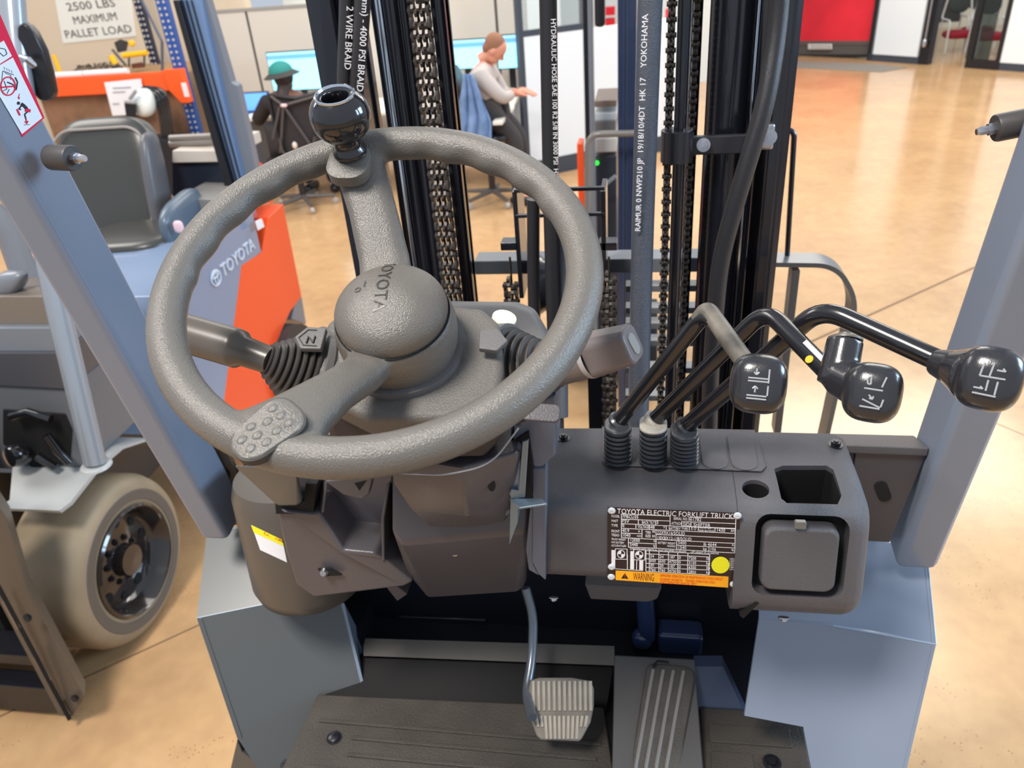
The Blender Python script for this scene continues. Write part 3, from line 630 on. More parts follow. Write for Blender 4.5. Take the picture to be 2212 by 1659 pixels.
# stickers on middle lever
p_ = lev[1][1]; dl_ = (p_[2] - p_[1]).normalized(); up_ = (CAM - p_[2]).normalized(); sd_ = dl_.cross(up_).normalized(); up_ = sd_.cross(dl_)
b = B(); c_ = p_[1] + (p_[2] - p_[1]) * .80 - sd_ * .003 + up_ * .0078; b.prism([c_ - dl_ * .012 - sd_ * .003, c_ + dl_ * .014 - sd_ * .003, c_ + dl_ * .014 + sd_ * .001, c_ - dl_ * .012 + sd_ * .001], up_ * .0008); obj('lever_sticker', b, WHITE, lev[1][0])
b = B(); b.lathe([(.0035, 0), (.0035, .0006)], p_[1] + (p_[2] - p_[1]) * .85 + sd_ * .0035 * -1 * -1 + up_ * .0078, up_, 20); obj('yellow_dot', b, AMB, lev[1][0])
KNB = M('knob_black', (40, 40, 44), .2, coat=.25, bump=.08, bscale=900)
def view_frame(p, tilt=.0):
    f = (CAM - p).normalized(); r_ = V((0, 0, 1)).cross(f).normalized(); u_ = f.cross(r_); return r_, u_, f
def emblem(c, r_, u_, f, segs, parent, name='knob_symbol', w=.0007):
    b = B()
    for s_ in segs:
        if len(s_) == 4: b.tube([c + r_ * s_[0] * .001 + u_ * s_[1] * .001, c + r_ * s_[2] * .001 + u_ * s_[3] * .001], w, 6)
        else: b.prism([c + r_ * x * .001 + u_ * y * .001 for x, y in zip(s_[::2], s_[1::2])], f * .0005)
    obj(name, b, M('symbol_silver', (158, 160, 166), .3), parent, label='raised pale symbol')
# knob 1
c = D(1638, 829, .625); r_, u_, f = view_frame(c)
b = B(); b.sell(c, r_ * .0226, u_ * .0245, f * .021, 2.9, 36, 24); b.tube([lev[0][1][2] + (lev[0][1][1] - lev[0][1][2]).normalized() * .0, c], [.011, .018], 20)
k1 = obj('lever_knob', b, KNB, lev[0][0], remesh=.0012, sm=4, label='black rounded square knob with lift arrows')
ar_dn = (-3, 14, -3, 10, -4.4, 10, -1.6, 6.5, 1, 10, -.4, 10, -.4, 14)
E1 = [(-8, 4.2, 7, 4.2), (-8, 1.8, 7, 1.8), (7.5, 12, 7.5, 1), (7.5, -1, 7.5, -9), (-8, -9.6, 7, -9.6), (-8, -12, 7, -12), (-2, 12, -2, 7), (-2, 7, -4, 9), (-2, 7, 0, 9), (-2, -2, -2, -7), (-2, -2, -4, -4), (-2, -2, 0, -4)]
emblem(c + f * .0207, r_, u_, f, E1, k1)
# knob 2
c = D(1884, 848, .60); r_, u_, f = view_frame(c)
b = B(); b.sell(c, r_ * .0215 + u_ * .000, u_ * .0235, f * .0205, 2.8, 36, 24)
nk = D(1818, 815, .625); b.tube([D(1795, 800, .635), nk, c], [.0125, .0165, .018], 24); b.tube([nk + r_ * -.003 - u_ * .006, D(1826, 735, .63)], [.0155, .0142], 28)
b.hull([nk + r_ * -.013, nk - u_ * .016 + r_ * .0, nk + r_ * .008 + u_ * .01, c - u_ * .02 - r_ * .006, c - r_ * .015, nk - f * .012, nk + f * .012, c - f * .012])
k2 = obj('lever_knob', b, KNB, lev[1][0], remesh=.0012, sm=6, label='black knob with upright push-button barrel')
emblem(c + f * .0202 + u_ * .001, r_, u_, f, [(-6, 1.5, 7, 1.5), (-7, -12.5, 7, -12.5), (-6, -7, 7, -11.5), (7.5, -11, 8.5, -5), (6, 4, 8, 12), (-4, 5, -5, 9), (-5, 9, -2.5, 12), (-2.5, 12, -2, 5), (-2, 5, -4, 5), (-2, -3, 1, -6), (1, -6, 1.4, -3.6), (1, -6, -1.4, -5.6)], k2)
t0 = D(1826, 735, .63); ta = (t0 - nk).normalized()
b = B(); b.lathe([(.0135, 0), (.0135, .0015), (.011, .003), (.0062, .0032), (.0060, .0055), (.004, .0062)], t0, ta, 32); obj('push_button', b, M('button_rubber', (92, 88, 82), .4), k2)
# knob 3
c = D(2136, 818, .575); r_, u_, f = view_frame(c)
b = B(); b.sell(c, r_ * .0225, u_ * .0245, f * .021, 2.7, 36, 24); b.tube([D(2020, 782, .62), D(2060, 795, .605), D(2105, 810, .585)], [.0105, .0145, .022], 24)
k3 = obj('lever_knob', b, KNB, lev[2][0], remesh=.0012, sm=5, label='black rounded knob with attachment symbol')
emblem(c + f * .0207 + r_ * .001, r_, u_, f, [(-6, 11, -7, 1), (-7, 1, 9, 1.5), (0, 12, -1, 1), (-1, -1, -1, -9), (-9, -8, -3, -8), (-3, -8, -5, -6.5), (-9, -12, 6, -12), (5, -1, 5, -11), (2.5, 7, 8, 7), (8, 7, 6, 9)], k3)
# ---- floor pan, pedals, fenders, pillars -----------------------------
def Z98(px, py, z=.98): return PZ(px, py, z)
b = B(); b.box((-.44, .45, .55), (.30, 1.02, .966)); chs = obj('chassis_pan', b, BLKM, FK, label='dark chassis under the floor')
b = B(); b.box((-.58, .50, .12), (.30, 1.0, .55)); obj('chassis', b, BLKM, FK)
b = B(); b.box((-.585, .80, .55), (-.44, 1.0, 1.0)); obj('chassis_wing', b, BLKM, FK)
for x in (-.52, .14):
    b = B(); b.lathe([(.14, 0), (.25, 0), (.26, .01), (.26, .19), (.25, .20), (.14, .20)], (x - .05, 1.02, .26), (1, 0, 0), 40); obj('front_tyre', b, M('tyre_black', (34, 34, 36), .7), FK)
b = B(); b.box((-.60, .90, .6), (.34, .93, 1.34)); obj('bulkhead', b, M('bulkhead_black', (24, 26, 34), .35, coat=.2), FK, label='dark bulkhead behind the pedals')
mat1 = [(690, 1512), (1305, 1540), (1325, 1680), (1325, 1760), (560, 1760), (620, 1659)]
b = B(); b.prism([Z98(x, y, .966) for x, y in mat1], (0, 0, .014)); fm = obj('floor_mat', b, MAT_R, FK, bevel=.003, label='worn black rubber floor mat with raised ribs')
for yy, xa, xb_ in ((1556, 690, 1300), (1594, 760, 1290), (1630, 750, 1305), (1655, 650, 1300)):
    a_, c_ = Z98(xa, yy, .9805), Z98(xb_, yy + (xb_ - xa) * .042, .9805)
    b = B(); b.box((a_.x, a_.y - .003, .979), (c_.x, a_.y + .003, .9825)); obj('mat_rib', b, MAT_R, fm, bevel=.001)
b = B(); b.lathe([(.011, 0), (.011, .001), (.008, .001), (.0078, .003), (.004, .0045)], Z98(722, 1594), (0, 0, 1), 24); obj('mat_stud', b, BLKM, fm)
mat2 = [(1510, 1540), (1608, 1546), (1720, 1568), (1735, 1590), (1765, 1760), (1515, 1760)]
b = B(); b.prism([Z98(x, y, .966) for x, y in mat2], (0, 0, .014)); fm2 = obj('floor_mat', b, MAT_R, FK, bevel=.003, label='small worn rubber mat right of the accelerator')
for q_ in ([(1530, 1565), (1705, 1578), (1713, 1618), (1533, 1605)], [(1535, 1625), (1625, 1630), (1635, 1700), (1535, 1700)]):
    b = B(); b.prism([Z98(x, y, .979) for x, y in q_], (0, 0, .0035)); obj('mat_panel', b, MAT_R, fm2, bevel=.0015)
b = B(); b.lathe([(.012, 0), (.012, .002), (.009, .0025), (.0085, .001), (.006, .001), (.0055, .005)], Z98(1667, 1648), (0, 0, 1), 24); obj('mat_stud', b, BLKM, fm2)
TOE = M('toe_board', (15, 14, 16), .6, bump=.1, bscale=300, spec=.15)
b = B(); yl = .800
obj('toe_ledge_highlight', B().prism([PY(785, 1395, yl), PY(1327, 1413, yl), PY(1327, 1438, yl - .016), PY(785, 1417, yl - .016)], (0, .012, .004)), M('toe_ledge_highlight', (84, 80, 76), .45), FK, bevel=.0015); b.prism([PY(785, 1420, yl - .012), PY(1327, 1440, yl - .012), Z98(1310, 1540, .97), Z98(690, 1512, .97), ], (0, .02, .0))  # ledge given a paler colour in place of its highlight
obj('toe_board', b, TOE, FK, bevel=.002, label='dark toe board step')
b = B(); b.prism([PY(1500, 1440, .795), PY(1562, 1440, .795), Z98(1612, 1546, .97), Z98(1500, 1540, .97)], (0, .02, 0)); obj('toe_board', b, M('blue_toe', (58, 70, 96), .35), FK, label='blue-grey toe plate right of the accelerator')
b = B(); ph = [PY(1327, 1413, .80), PY(1500, 1422, .80), PZ(1520, 1659, .985), PZ(1525, 1760, .985), PZ(1320, 1760, .985), PZ(1322, 1659, .985)]
b.hull(ph + [p - V((0, 0, .05)) for p in ph]); obj('pedal_housing', b, M('pedal_housing', (84, 82, 82), .35), FK, bevel=.003)
b = B(); b.tube(arc([PY(1135, 1270, .80), PY(1152, 1330, .785), PY(1150, 1420, .745), PY(1136, 1500, .70), PY(1150, 1550, .66)], .03, 6), .0068, 14, flat=(1, 1)); pa = obj('pedal_arm', b, M('arm_steel', (112, 118, 126), .28, .6), FK, label='curved steel brake pedal arm')
BO = D(1210, 1535, 1.045); BN = V((0, -.62, .78)).normalized(); BXv = V((1, 0, 0)); BYv = BN.cross(BXv)
def BP(px, py, h=0): return PP(px, py, BO + BN * h, BN)
pad_o = [(1146, 1470), (1165, 1464), (1235, 1464), (1274, 1471), (1283, 1485), (1283, 1525), (1276, 1560), (1256, 1598), (1250, 1601), (1170, 1598), (1160, 1590), (1146, 1550), (1141, 1500)]
b = B(); b.prism([BP(x, y, -.006) for x, y in pad_o], BN * .007); PEDR = M('pale_rib_rubber', (172, 162, 148), .65, var=.2, vscale=30)
bp = obj('brake_pedal', b, PEDAL, FK, bevel=.003, label='worn pale rubber brake pedal pad with fine vertical ribs')
for i in range(12):
    x = 1152 + i * 11.2
    b = B(); b.tube([BP(x, 1471, .0012), BP(x + 1, 1535, .0012)], .0024, 8); obj('pedal_rib', b, PEDR, bp)
    x2 = 1158 + i * 10.0; ylo = 1596 if 1 < i < 10 else 1570
    b = B(); b.tube([BP(x2, 1546, .0012), BP(x2 + (6 - i) * .8, ylo, .0012)], .0022, 8); obj('pedal_rib', b, PEDR, bp)
AO = PY(1440, 1445, .775); AN = (V((0, -.26, .966))).normalized()
AO = AO + AN * .0
def APt(px, py, h=0): return PP(px, py, AO + AN * h, AN)
acc = [(1395, 1452), (1405, 1440), (1480, 1446), (1497, 1455), (1500, 1475), (1462, 1700), (1450, 1760), (1345, 1760), (1358, 1690)]
b = B(); b.prism([APt(x, y, -.012) for x, y in acc], AN * .013); ap = obj('accelerator_pedal', b, M('accelerator_rubber', (74, 70, 66), .5, bump=.3, bscale=500, var=.3, vscale=40), FK, bevel=.003, label='long worn rubber accelerator pedal with four raised ribs')
for i in range(4):
    x = 1411 + i * 22
    b = B(); b.tube([APt(x, 1447 + i, .0015), APt(x - 37, 1655, .0015), APt(x - 38, 1700, .0015)], .0028, 8); obj('pedal_rib', b, M('rib_rubber', (128, 124, 120), .4), ap)
b = B(); b.tube([APt(1411, 1440, .004), APt(1420, 1428, .004), APt(1445, 1430, .004)], .0018, 8); obj('pedal_spring', b, BLKM, ap)
# fenders
def plane3(a, b_, c_): return a, (b_ - a).cross(c_ - a).normalized()
def sheet(o_, n_, pts_): b = B(); b.prism([PP(x, y, o_, n_) for x, y in pts_], (0, .005, -.001)); return b
oB, nB = plane3(PY(1640, 1337, .76), PY(2022, 1392, .72), PY(1958, 1663, .635))
ff_ = obj('front_fender', sheet(oB, nB, [(1640, 1337), (1790, 1350), (2022, 1392), (1958, 1663), (1935, 1770), (1772, 1770), (1752, 1659), (1735, 1570), (1608, 1546)]), PAINT, FK, smooth=0, label='blue-grey sheet metal fender box right of the pedals')
oA, nA = plane3(PP(1640, 1337, oB, nB), PP(2022, 1392, oB, nB), PY(2002, 1188, .87))
obj('fender_top', sheet(oA, nA, [(1640, 1337), (2022, 1392), (2002, 1188), (1855, 1160), (1640, 1140)]), PAINT, ff_, smooth=0)
a_, c_ = PP(2022, 1392, oB, nB), PP(2002, 1188, oA, nA)
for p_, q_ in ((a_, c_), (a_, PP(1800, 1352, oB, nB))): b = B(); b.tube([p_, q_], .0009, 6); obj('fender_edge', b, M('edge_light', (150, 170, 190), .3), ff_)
b = B(); q1 = PP(1958, 1663, oB, nB); b.prism([a_, q1, V((q1.x, .9, q1.z)), V((c_.x, .9, c_.z)), c_], (-.004, 0, 0)); obj('fender_side', b, PAINT, ff_, smooth=0)
oB, nB = plane3(PY(425, 1335, .76), PY(735, 1304, .81), PY(512, 1593, .675))
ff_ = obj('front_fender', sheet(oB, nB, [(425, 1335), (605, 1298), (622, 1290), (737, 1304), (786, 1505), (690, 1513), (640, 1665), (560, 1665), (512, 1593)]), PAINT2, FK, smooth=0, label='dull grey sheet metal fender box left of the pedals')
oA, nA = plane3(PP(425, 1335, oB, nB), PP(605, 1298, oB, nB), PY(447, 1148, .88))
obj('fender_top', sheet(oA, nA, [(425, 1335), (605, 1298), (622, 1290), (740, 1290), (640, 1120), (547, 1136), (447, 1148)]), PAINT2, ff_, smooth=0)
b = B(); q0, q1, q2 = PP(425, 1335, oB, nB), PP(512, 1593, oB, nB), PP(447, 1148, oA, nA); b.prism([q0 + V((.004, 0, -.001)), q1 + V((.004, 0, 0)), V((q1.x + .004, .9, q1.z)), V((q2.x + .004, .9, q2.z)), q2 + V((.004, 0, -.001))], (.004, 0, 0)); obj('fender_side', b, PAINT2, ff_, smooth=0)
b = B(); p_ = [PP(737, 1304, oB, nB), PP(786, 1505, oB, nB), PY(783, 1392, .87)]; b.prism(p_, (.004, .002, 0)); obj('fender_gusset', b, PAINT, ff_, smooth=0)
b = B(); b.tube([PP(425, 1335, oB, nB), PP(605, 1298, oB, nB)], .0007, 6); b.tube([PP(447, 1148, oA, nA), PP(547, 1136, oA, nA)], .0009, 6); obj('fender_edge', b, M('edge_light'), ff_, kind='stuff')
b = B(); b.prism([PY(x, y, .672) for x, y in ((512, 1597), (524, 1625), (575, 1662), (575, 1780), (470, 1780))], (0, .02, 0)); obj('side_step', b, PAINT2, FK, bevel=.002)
bolt('fender_bolt', Z98(618, 1652, .972), (0, 0, 1), .0055, BLKM, FK)
# pillars: boxes leaning back
def pillar(top, bot, wx, wy, mat_, label, side):
    t, q_ = V(top), V(bot); d = (t - q_).normalized(); t = t + d * .5; q_ = q_ - d * .05
    sx_ = V((1, 0, 0)) * wx; sy = (d.cross(V((1, 0, 0)))).normalized() * wy
    if sy.y < 0: sy = -sy
    b = B(); b.prism([q_, q_ + sx_, q_ + sx_ + sy, q_ + sy], t - q_)
    return obj('overhead_guard_pillar', b, mat_, FK, bevel=.010, seg=3, label=label)
tb = PY(470, 1135, .80); tt = PX(118, 290, tb.x + .0)
EDGE_B, EDGE_T = PY(470, 1125, .80), PX(56, 400, PY(470, 1125, .80).x)
pl = pillar(EDGE_T, EDGE_B, -.045, .07, PAINT, 'blue-grey front pillar crossing the left of the picture', -1)
REB, RET = PY(1955, 1178, .80), PX(2184, 563, PY(1955, 1178, .80).x)
pr_ = pillar(RET, REB, .05, .07, PAINT, 'blue-grey front pillar at the right of the picture', 1)
# rubber stops
def stop(a, d, r, L, par):
    a, d = V(a), V(d).normalized(); b = B(); b.lathe([(r, 0), (r, L - .002), (r * .94, L)], a, d, 36); o = obj('rubber_stop', b, M('stop_rubber', (64, 60, 60), .45), par, label='black rubber bump stop')
    b = B(); b.lathe([(.0055, 0), (.0055, .006), (.004, .006), (.0042, .012), (.003, .016)], a + d * L, d, 8); obj('stop_bolt', b, STEEL, o)
stop(D(112, 340, .77), V((1, -.25, .0)), .0125, .030, pl); stop(D(2225, 262, .70), V((-1, -.1, -.15)), .0125, .030, pr_)
# brackets
BR = M('bracket_dark', (60, 60, 68), .35)
b = B(); b.prism([PY(1848, 978, .80), PY(2006, 970, .80), PY(1922, 1172, .80), PY(1830, 1166, .80)], (0, .008, 0)); tb_ = obj('pillar_bracket', b, BR, FK, bevel=.001, label='dark bracket plate with slotted hole, right')
b = B(); b.layers(stadium(.0075, .015), PY(1907, 1062, .799), (0, -1, 0), V((1, 0, .45)), [(0, 1), (.0012, 1)]); obj('slot', b, VOID, tb_)
b = B(); b.prism([PY(1640, 932, .84), PY(1975, 940, .84), PY(2008, 968, .795), PY(1845, 962, .795), PY(1640, 955, .80)], (0, 0, -.012)); obj('dash_crossbar', b, CONT, FK, bevel=.002, label='crossbar joining the console to the right pillar')
b = B(); b.prism([PY(1180, 925, .80), PY(1310, 925, .80), PY(1310, 934, .78), PY(1180, 934, .78)], (0, 0, -.01)); obj('dash_crossbar', b, CONT, FK, bevel=.001)
b = B(); b.prism([PY(390, 935, .87), PY(480, 955, .86), PY(560, 1130, .86), PY(475, 1138, .86), PY(420, 1010, .87)], (0, .008, 0)); tb_ = obj('pillar_bracket', b, M('bracket_brown', (96, 82, 66), .35), FK, bevel=.001, label='brownish bracket plate with slotted hole, left')
b = B(); b.layers(stadium(.009, .017), PY(484, 1030, .859), (0, -1, 0), V((1, 0, -.3)), [(0, 1), (.0012, 1)]); obj('slot', b, VOID, tb_)
NVY = M('navy_gloss', (44, 58, 92), .2, coat=.4)
b = B(); b.tube([PY(1392, 1270, .88), PY(1398, 1375, .87)], .014, 16); obj('brake_booster_pipe', b, NVY, FK); b = B(); b.sell(PY(1388, 1378, .87), (.018, 0, 0), (0, .018, 0), (0, 0, .018), 2, 16, 12); obj('pipe_fitting', b, NVY, FK)
b = B(); b.box((PY(1420, 1370, .87).x, .86, PY(1420, 1405, .87).z), (PY(1520, 1370, .87).x, .90, PY(1420, 1362, .87).z)); obj('cross_pipe', b, NVY, FK, bevel=.008)
b = B(); b.prism([PY(x, y, .895) for x, y in ((860, 1332), (1048, 1340), (1062, 1368), (850, 1362))], (0, .006, 0)); obj('embossed_panel', b, M('bulkhead_black'), FK, bevel=.002)
b = B(); b.prism([PY(x, y, .70) for x, y in ((1262, 1262), (1430, 1270), (1420, 1296), (1400, 1302), (1275, 1296))], (0, .03, 0)); obj('console_underplate', b, CON, FK, bevel=.003)
bolt('under_bolt', PY(1196, 1290, .70), (0, -.5, -.8), .004, STEEL, FK); bolt('under_bolt', PY(1693, 1333, .64), (0, -.5, -.8), .004, STEEL, FK)
b = B(); b.prism([PY(x, y, .72) for x, y in ((828, 1262), (855, 1265), (880, 1285), (858, 1300))], (0, .03, 0)); obj('cover_flange', b, LC, FK, bevel=.002)
b = B(); b.prism([PY(x, y, .612) for x, y in ((1150, 1012), (1180, 1012), (1179, 1255), (1162, 1240), (1150, 1215))], (0, .02, 0)); b.prism([PY(x, y, .614) for x, y in ((1136, 1190), (1146, 1080), (1152, 1080), (1152, 1218), (1165, 1245), (1142, 1232))], (0, .02, 0)); obj('console_side_flange', b, SC_, FK, bevel=.002)
xf = EDGE_B.x
def LB(x, y, o=0): return PX(x / 3.95, y / 3.95, xf + .0006 + o)
def lpoly(b, pts_, o=0): p = [LB(x, y, o) for x, y in pts_]; b.add(p, [tuple(range(len(p)))])
def lline(b, pts_, w=5, o=.0006):
    for (x0, y0), (x1, y1) in zip(pts_, pts_[1:]):
        L_ = math.hypot(x1 - x0, y1 - y0) or 1; nx, ny = -(y1 - y0) / L_ * w / 2, (x1 - x0) / L_ * w / 2
        lpoly(b, [(x0 - nx, y0 - ny), (x1 - nx, y1 - ny), (x1 + nx, y1 + ny), (x0 + nx, y0 + ny)], o)
b = B(); lpoly(b, [(-160, -60), (-90, -90), (380, 1005), (190, 1170), (-240, 260)]); lab = obj('safety_label', b, M('label_red', (222, 28, 70), .4), pl, smooth=0, clean=False, label='red and white operator safety sticker with pictograms')
b = B(); lpoly(b, [(-40, 390), (32, 345), (102, 478), (0, 545), (-60, 560)], .0003); lpoly(b, [(-140, 640), (0, 555), (110, 490), (362, 1005), (188, 1145), (-10, 810)], .0003); obj('label_field', b, M('label_white', (232, 236, 242), .4), lab, smooth=0, clean=False)
b = B()
for q_, w_ in (([(25, 605), (120, 640)], 5), ([(25, 605), (15, 680)], 5), ([(40, 620), (95, 645), (90, 680)], 4), ([(35, 690), (60, 760), (20, 780)], 6), ([(60, 700), (110, 720), (140, 770)], 10), ([(130, 660), (150, 700), (140, 760)], 12), ([(80, 760), (60, 800)], 6), ([(0, 410), (45, 420), (60, 460), (30, 480), (0, 450)], 6), ([(35, 572), (42, 596)], 3), ([(55, 580), (64, 602)], 3), ([(76, 590), (84, 612)], 3), ([(97, 600), (104, 624)], 3)): lline(b, q_, w_)
for q_, w_ in (([(180, 885), (215, 910), (240, 950)], 28), ([(240, 950), (210, 975), (225, 1025)], 12), ([(185, 900), (160, 930), (180, 935)], 12), ([(205, 1065), (255, 1062)], 4)): lline(b, q_, w_)
lpoly(b, [(158 + 14 * math.cos(k * pi / 6), 880 + 14 * math.sin(k * pi / 6)) for k in range(12)], .0006); obj('pictogram', b, M('label_ink', (34, 30, 44), .5), lab, smooth=0, clean=False)
b = B(); c_ = [(70 + 62 * math.cos(k * pi / 12), 735 + 78 * math.sin(k * pi / 12)) for k in range(25)]; lline(b, c_, 11, .0009); lline(b, [(10, 745), (128, 735)], 12, .0009); lline(b, [(145, 930), (172, 985)], 14, .0009); lline(b, [(215, 940), (262, 945)], 26, .0009); lline(b, [(222, 1010), (228, 1040)], 7, .0009); lpoly(b, [(208, 1035), (245, 1030), (232, 1060)], .0009); lline(b, [(168, 800), (160, 830)], 5, .0009); lpoly(b, [(150, 825), (172, 832), (165, 850)], .0009)
obj('pictogram', b, M('label_red'), lab, smooth=0, clean=False)
# ---- mast ------------------------------------------------------------
mast_m = M('mast_black', (26, 28, 36), .22, coat=.35)
def colx(px, Y): return PY(px, 0, Y).x
def rail(pxl, pxr, Y, dep, web, name, label, mat_=mast_m, z0=.14, z1=2.7, open_right=True):
    xl_, xr_ = colx(pxl, Y), colx(pxr, Y); t = .012; b = B()
    xs = (xl_, xl_ + t) if open_right else (xr_ - t, xr_)
    b.box((xs[0], Y, z0), (xs[1], Y + dep, z1)); b.box((xl_, Y, z0), (xr_, Y + .018, z1)); b.box((xl_, Y + dep - .018, z0), (xr_, Y + dep, z1))
    return obj(name, b, mat_, FK, bevel=.002, label=label)
rail(662, 712, 1.16, .14, 0, 'mast_rail', 'outer left mast rail'); rail(716, 740, 1.18, .10, 0, 'mast_rail', 'inner left mast channel edge')
rail(928, 958, 1.20, .03, 0, 'mast_rail', 'inner left mast rail beside the big chain', open_right=False)
rail(1690, 1737, 1.16, .14, 0, 'mast_rail', 'outer right mast rail', open_right=False)
rail(1496, 1520, 1.24, .10, 0, 'mast_rail', 'inner right mast rail', open_right=False)
def vtube(px, Y, r, mat_, name, label, z0=.2, z1=2.7, n=28):
    x = colx(px, Y); b = B(); b.cyl((x, Y, z0), (x, Y, z1), r, n); return obj(name, b, mat_, FK, label=label)
vtube(818, 1.24, .014, CHROME, 'cylinder_rod', 'bright chrome lift rod, left'); vtube(845, 1.22, .013, mast_m, 'lift_cylinder', 'black lift cylinder, left')
vtube(872, 1.20, .008, mast_m, 'hydraulic_pipe', 'black pipe beside the big chain')
vtube(1585, 1.22, .031, mast_m, 'lift_cylinder', 'large gloss black lift cylinder, right', n=40); vtube(1640, 1.25, .012, CHROME, 'cylinder_rod', 'bright chrome rod, right')
vtube(1479, 1.14, .0085, mast_m, 'hydraulic_pipe', 'slim black pipe through the clamp')
# hoses
def hose(pts_, r, label, mat_=HOSE, print_=None):
    if (pts_[0] - pts_[1]).z > 0 and pts_[0].z > 1.75: pts_ = [pts_[0] + V((0, 0, .9))] + pts_
    b = B(); b.tube(arc(pts_, .15, 8), r, 18); return obj('hydraulic_hose', b, mat_, FK, label=label)
HS = M('braided_hose', (92, 98, 108), .42, bump=.8, bscale=700)
h1 = hose([PY(752, -150, 1.12), PY(748, 60, 1.12), PY(742, 200, 1.12), PY(760, 420, 1.14), PY(830, 700, 1.16)], .0105, 'black hose with white print, leftmost of the two by the knob')
h2 = hose([PY(790, -150, 1.11), PY(782, 60, 1.11), PY(768, 200, 1.12), PY(780, 420, 1.14), PY(850, 700, 1.16)], .0105, 'black hose with white print, right one of the two by the knob')
h3 = hose([PY(1180, -150, 1.18), PY(1184, 0, 1.18), PY(1190, 450, 1.18), PY(1200, 800, 1.16), PY(1205, 1000, 1.10)], .0125, 'black printed hose in the middle of the mast')
h4 = hose([PY(1213, 420, 1.20), PY(1212, 600, 1.19), PY(1215, 900, 1.12)], .010, 'grey braided hose beside the middle one', HS)
h6 = hose([PY(1152, 430, 1.20), PY(1152, 600, 1.20), PY(1160, 900, 1.16)], .0105, 'black hose left of the middle one')
HS5 = M('braided_hose_dark', (66, 72, 84), .3, bump=.7, bscale=900, coat=.2)
h5 = hose([PY(1412, -120, 1.08), PY(1404, 0, 1.08), PY(1388, 500, 1.06), PY(1380, 850, 1.02), PY(1378, 960, 1.0)], .0155, 'thick grey braided hose with printed lettering', HS5)
h7 = hose([PY(1692, -150, 1.10), PY(1680, 60, 1.10), PY(1655, 220, 1.08), PY(1600, 400, 1.07), PY(1555, 560, 1.07), PY(1535, 800, 1.07), PY(1532, 960, 1.07)], .0125, 'black hose curving down beside the large cylinder')
h8 = hose([PY(1666, -150, 1.14), PY(1660, 0, 1.14), PY(1650, 200, 1.14), PY(1610, 400, 1.12)], .006, 'thin corrugated conduit')
def hose_text(par, t, a, b_, size, Y, mat_=WHITE, flip=1):
    p, q_ = PY(a[0], a[1], Y), PY(b_[0], b_[1], Y); xd = (q_ - p).normalized(); f = (CAM - p).normalized(); yd = f.cross(xd).normalized()
    b = B(); b.text(t, p, xd, yd, size, .0003); obj('hose_print', b, mat_, par, smooth=0)
hose_text(h1, '2 WIRE BRAID', (749, 12), (742, 200), .013, 1.108); hose_text(h2, 'mm) - 4000 PSI BRAID', (783, -8), (770, 205), .013, 1.098)
hose_text(h3, 'HYDRAULIC HOSE SAE 100 R2 5/8 IN 3000 PSI  HYDRAULIC HOSE', (1190, 40), (1199, 520), .010, 1.165); 
hose_text(h5, 'RAIMUR 0 NWP210 JP  19/18/10/4DT  HK 17    YOKOHAMA', (1383, 500), (1402, -20), .0105, 1.038)
# chains
def chain(px, Y, w, pitch, zlo, zhi, label, plates=4):
    x = colx(px, Y); par = obj('lift_chain', B().cyl((x, Y + .012, zlo), (x, Y + .012, zhi), .002, 6), CHAIN, FK, label=label)
    proto = None; n_ = int((zhi - zlo) / pitch)
    for k in range(n_):
        if proto is None:
            b = B(); H = pitch * .70; wp = w / plates
            for j in range(plates):
                xx = x - w / 2 + wp * (j + .5); zz = zlo + (pitch * .5 if j % 2 else 0); H = pitch * (.34 if 0 < j < plates - 1 else .5)
                if j == plates - 1: zz = zlo; H = pitch * .52
                o8 = [(0, -H), (.008, -H * .8), (.009, -H * .45), (.006, 0), (.009, H * .45), (.008, H * .8), (0, H), (-.008, H * .8), (-.009, H * .45), (-.006, 0), (-.009, -H * .45), (-.008, -H * .8)]
                b.prism([(xx - wp * .44, Y + yy, zz + z_) for yy, z_ in o8], (wp * .88, 0, 0))
            b.cyl((x - w / 2 - .002, Y, zlo + pitch * .25), (x + w / 2 + .002, Y, zlo + pitch * .25), .0035, 8)
            proto = obj('chain_link', b, CHAIN, par)
        else: dup(proto, (0, 0, pitch * k), par)
    return par
chain(903, 1.17, .030, .033, 1.18, 2.15, 'heavy leaf chain on the left mast', 7)
chain(1452, 1.15, .010, .019, 1.2, 2.1, 'slim leaf chain on the right mast', 3)
chain(1506, 1.20, .008, .019, 1.2, 2.1, 'slim leaf chain behind the pipe', 2)
def chain_px(x_px, y0, y1, Y, w, label):
    zt, zb = PY(x_px, y0, Y).z, PY(x_px, y1, Y).z; X_ = PY(x_px, (y0 + y1) / 2, Y).x
    # reuse builder by solving the column pixel
    px0 = 1106 + 0; lo, hi = 0., 2212.
    for _ in range(40):
        mid = (lo + hi) / 2
        if colx(mid, Y) < X_: lo = mid
        else: hi = mid
    chain(lo, Y, w, .030, zb, zt, label)
chain_px(1104, 560, 690, 1.28, .026, 'short chain left of the hose sheave'); chain_px(1316, 560, 930, 1.24, .026, 'chain right of the hose sheave')
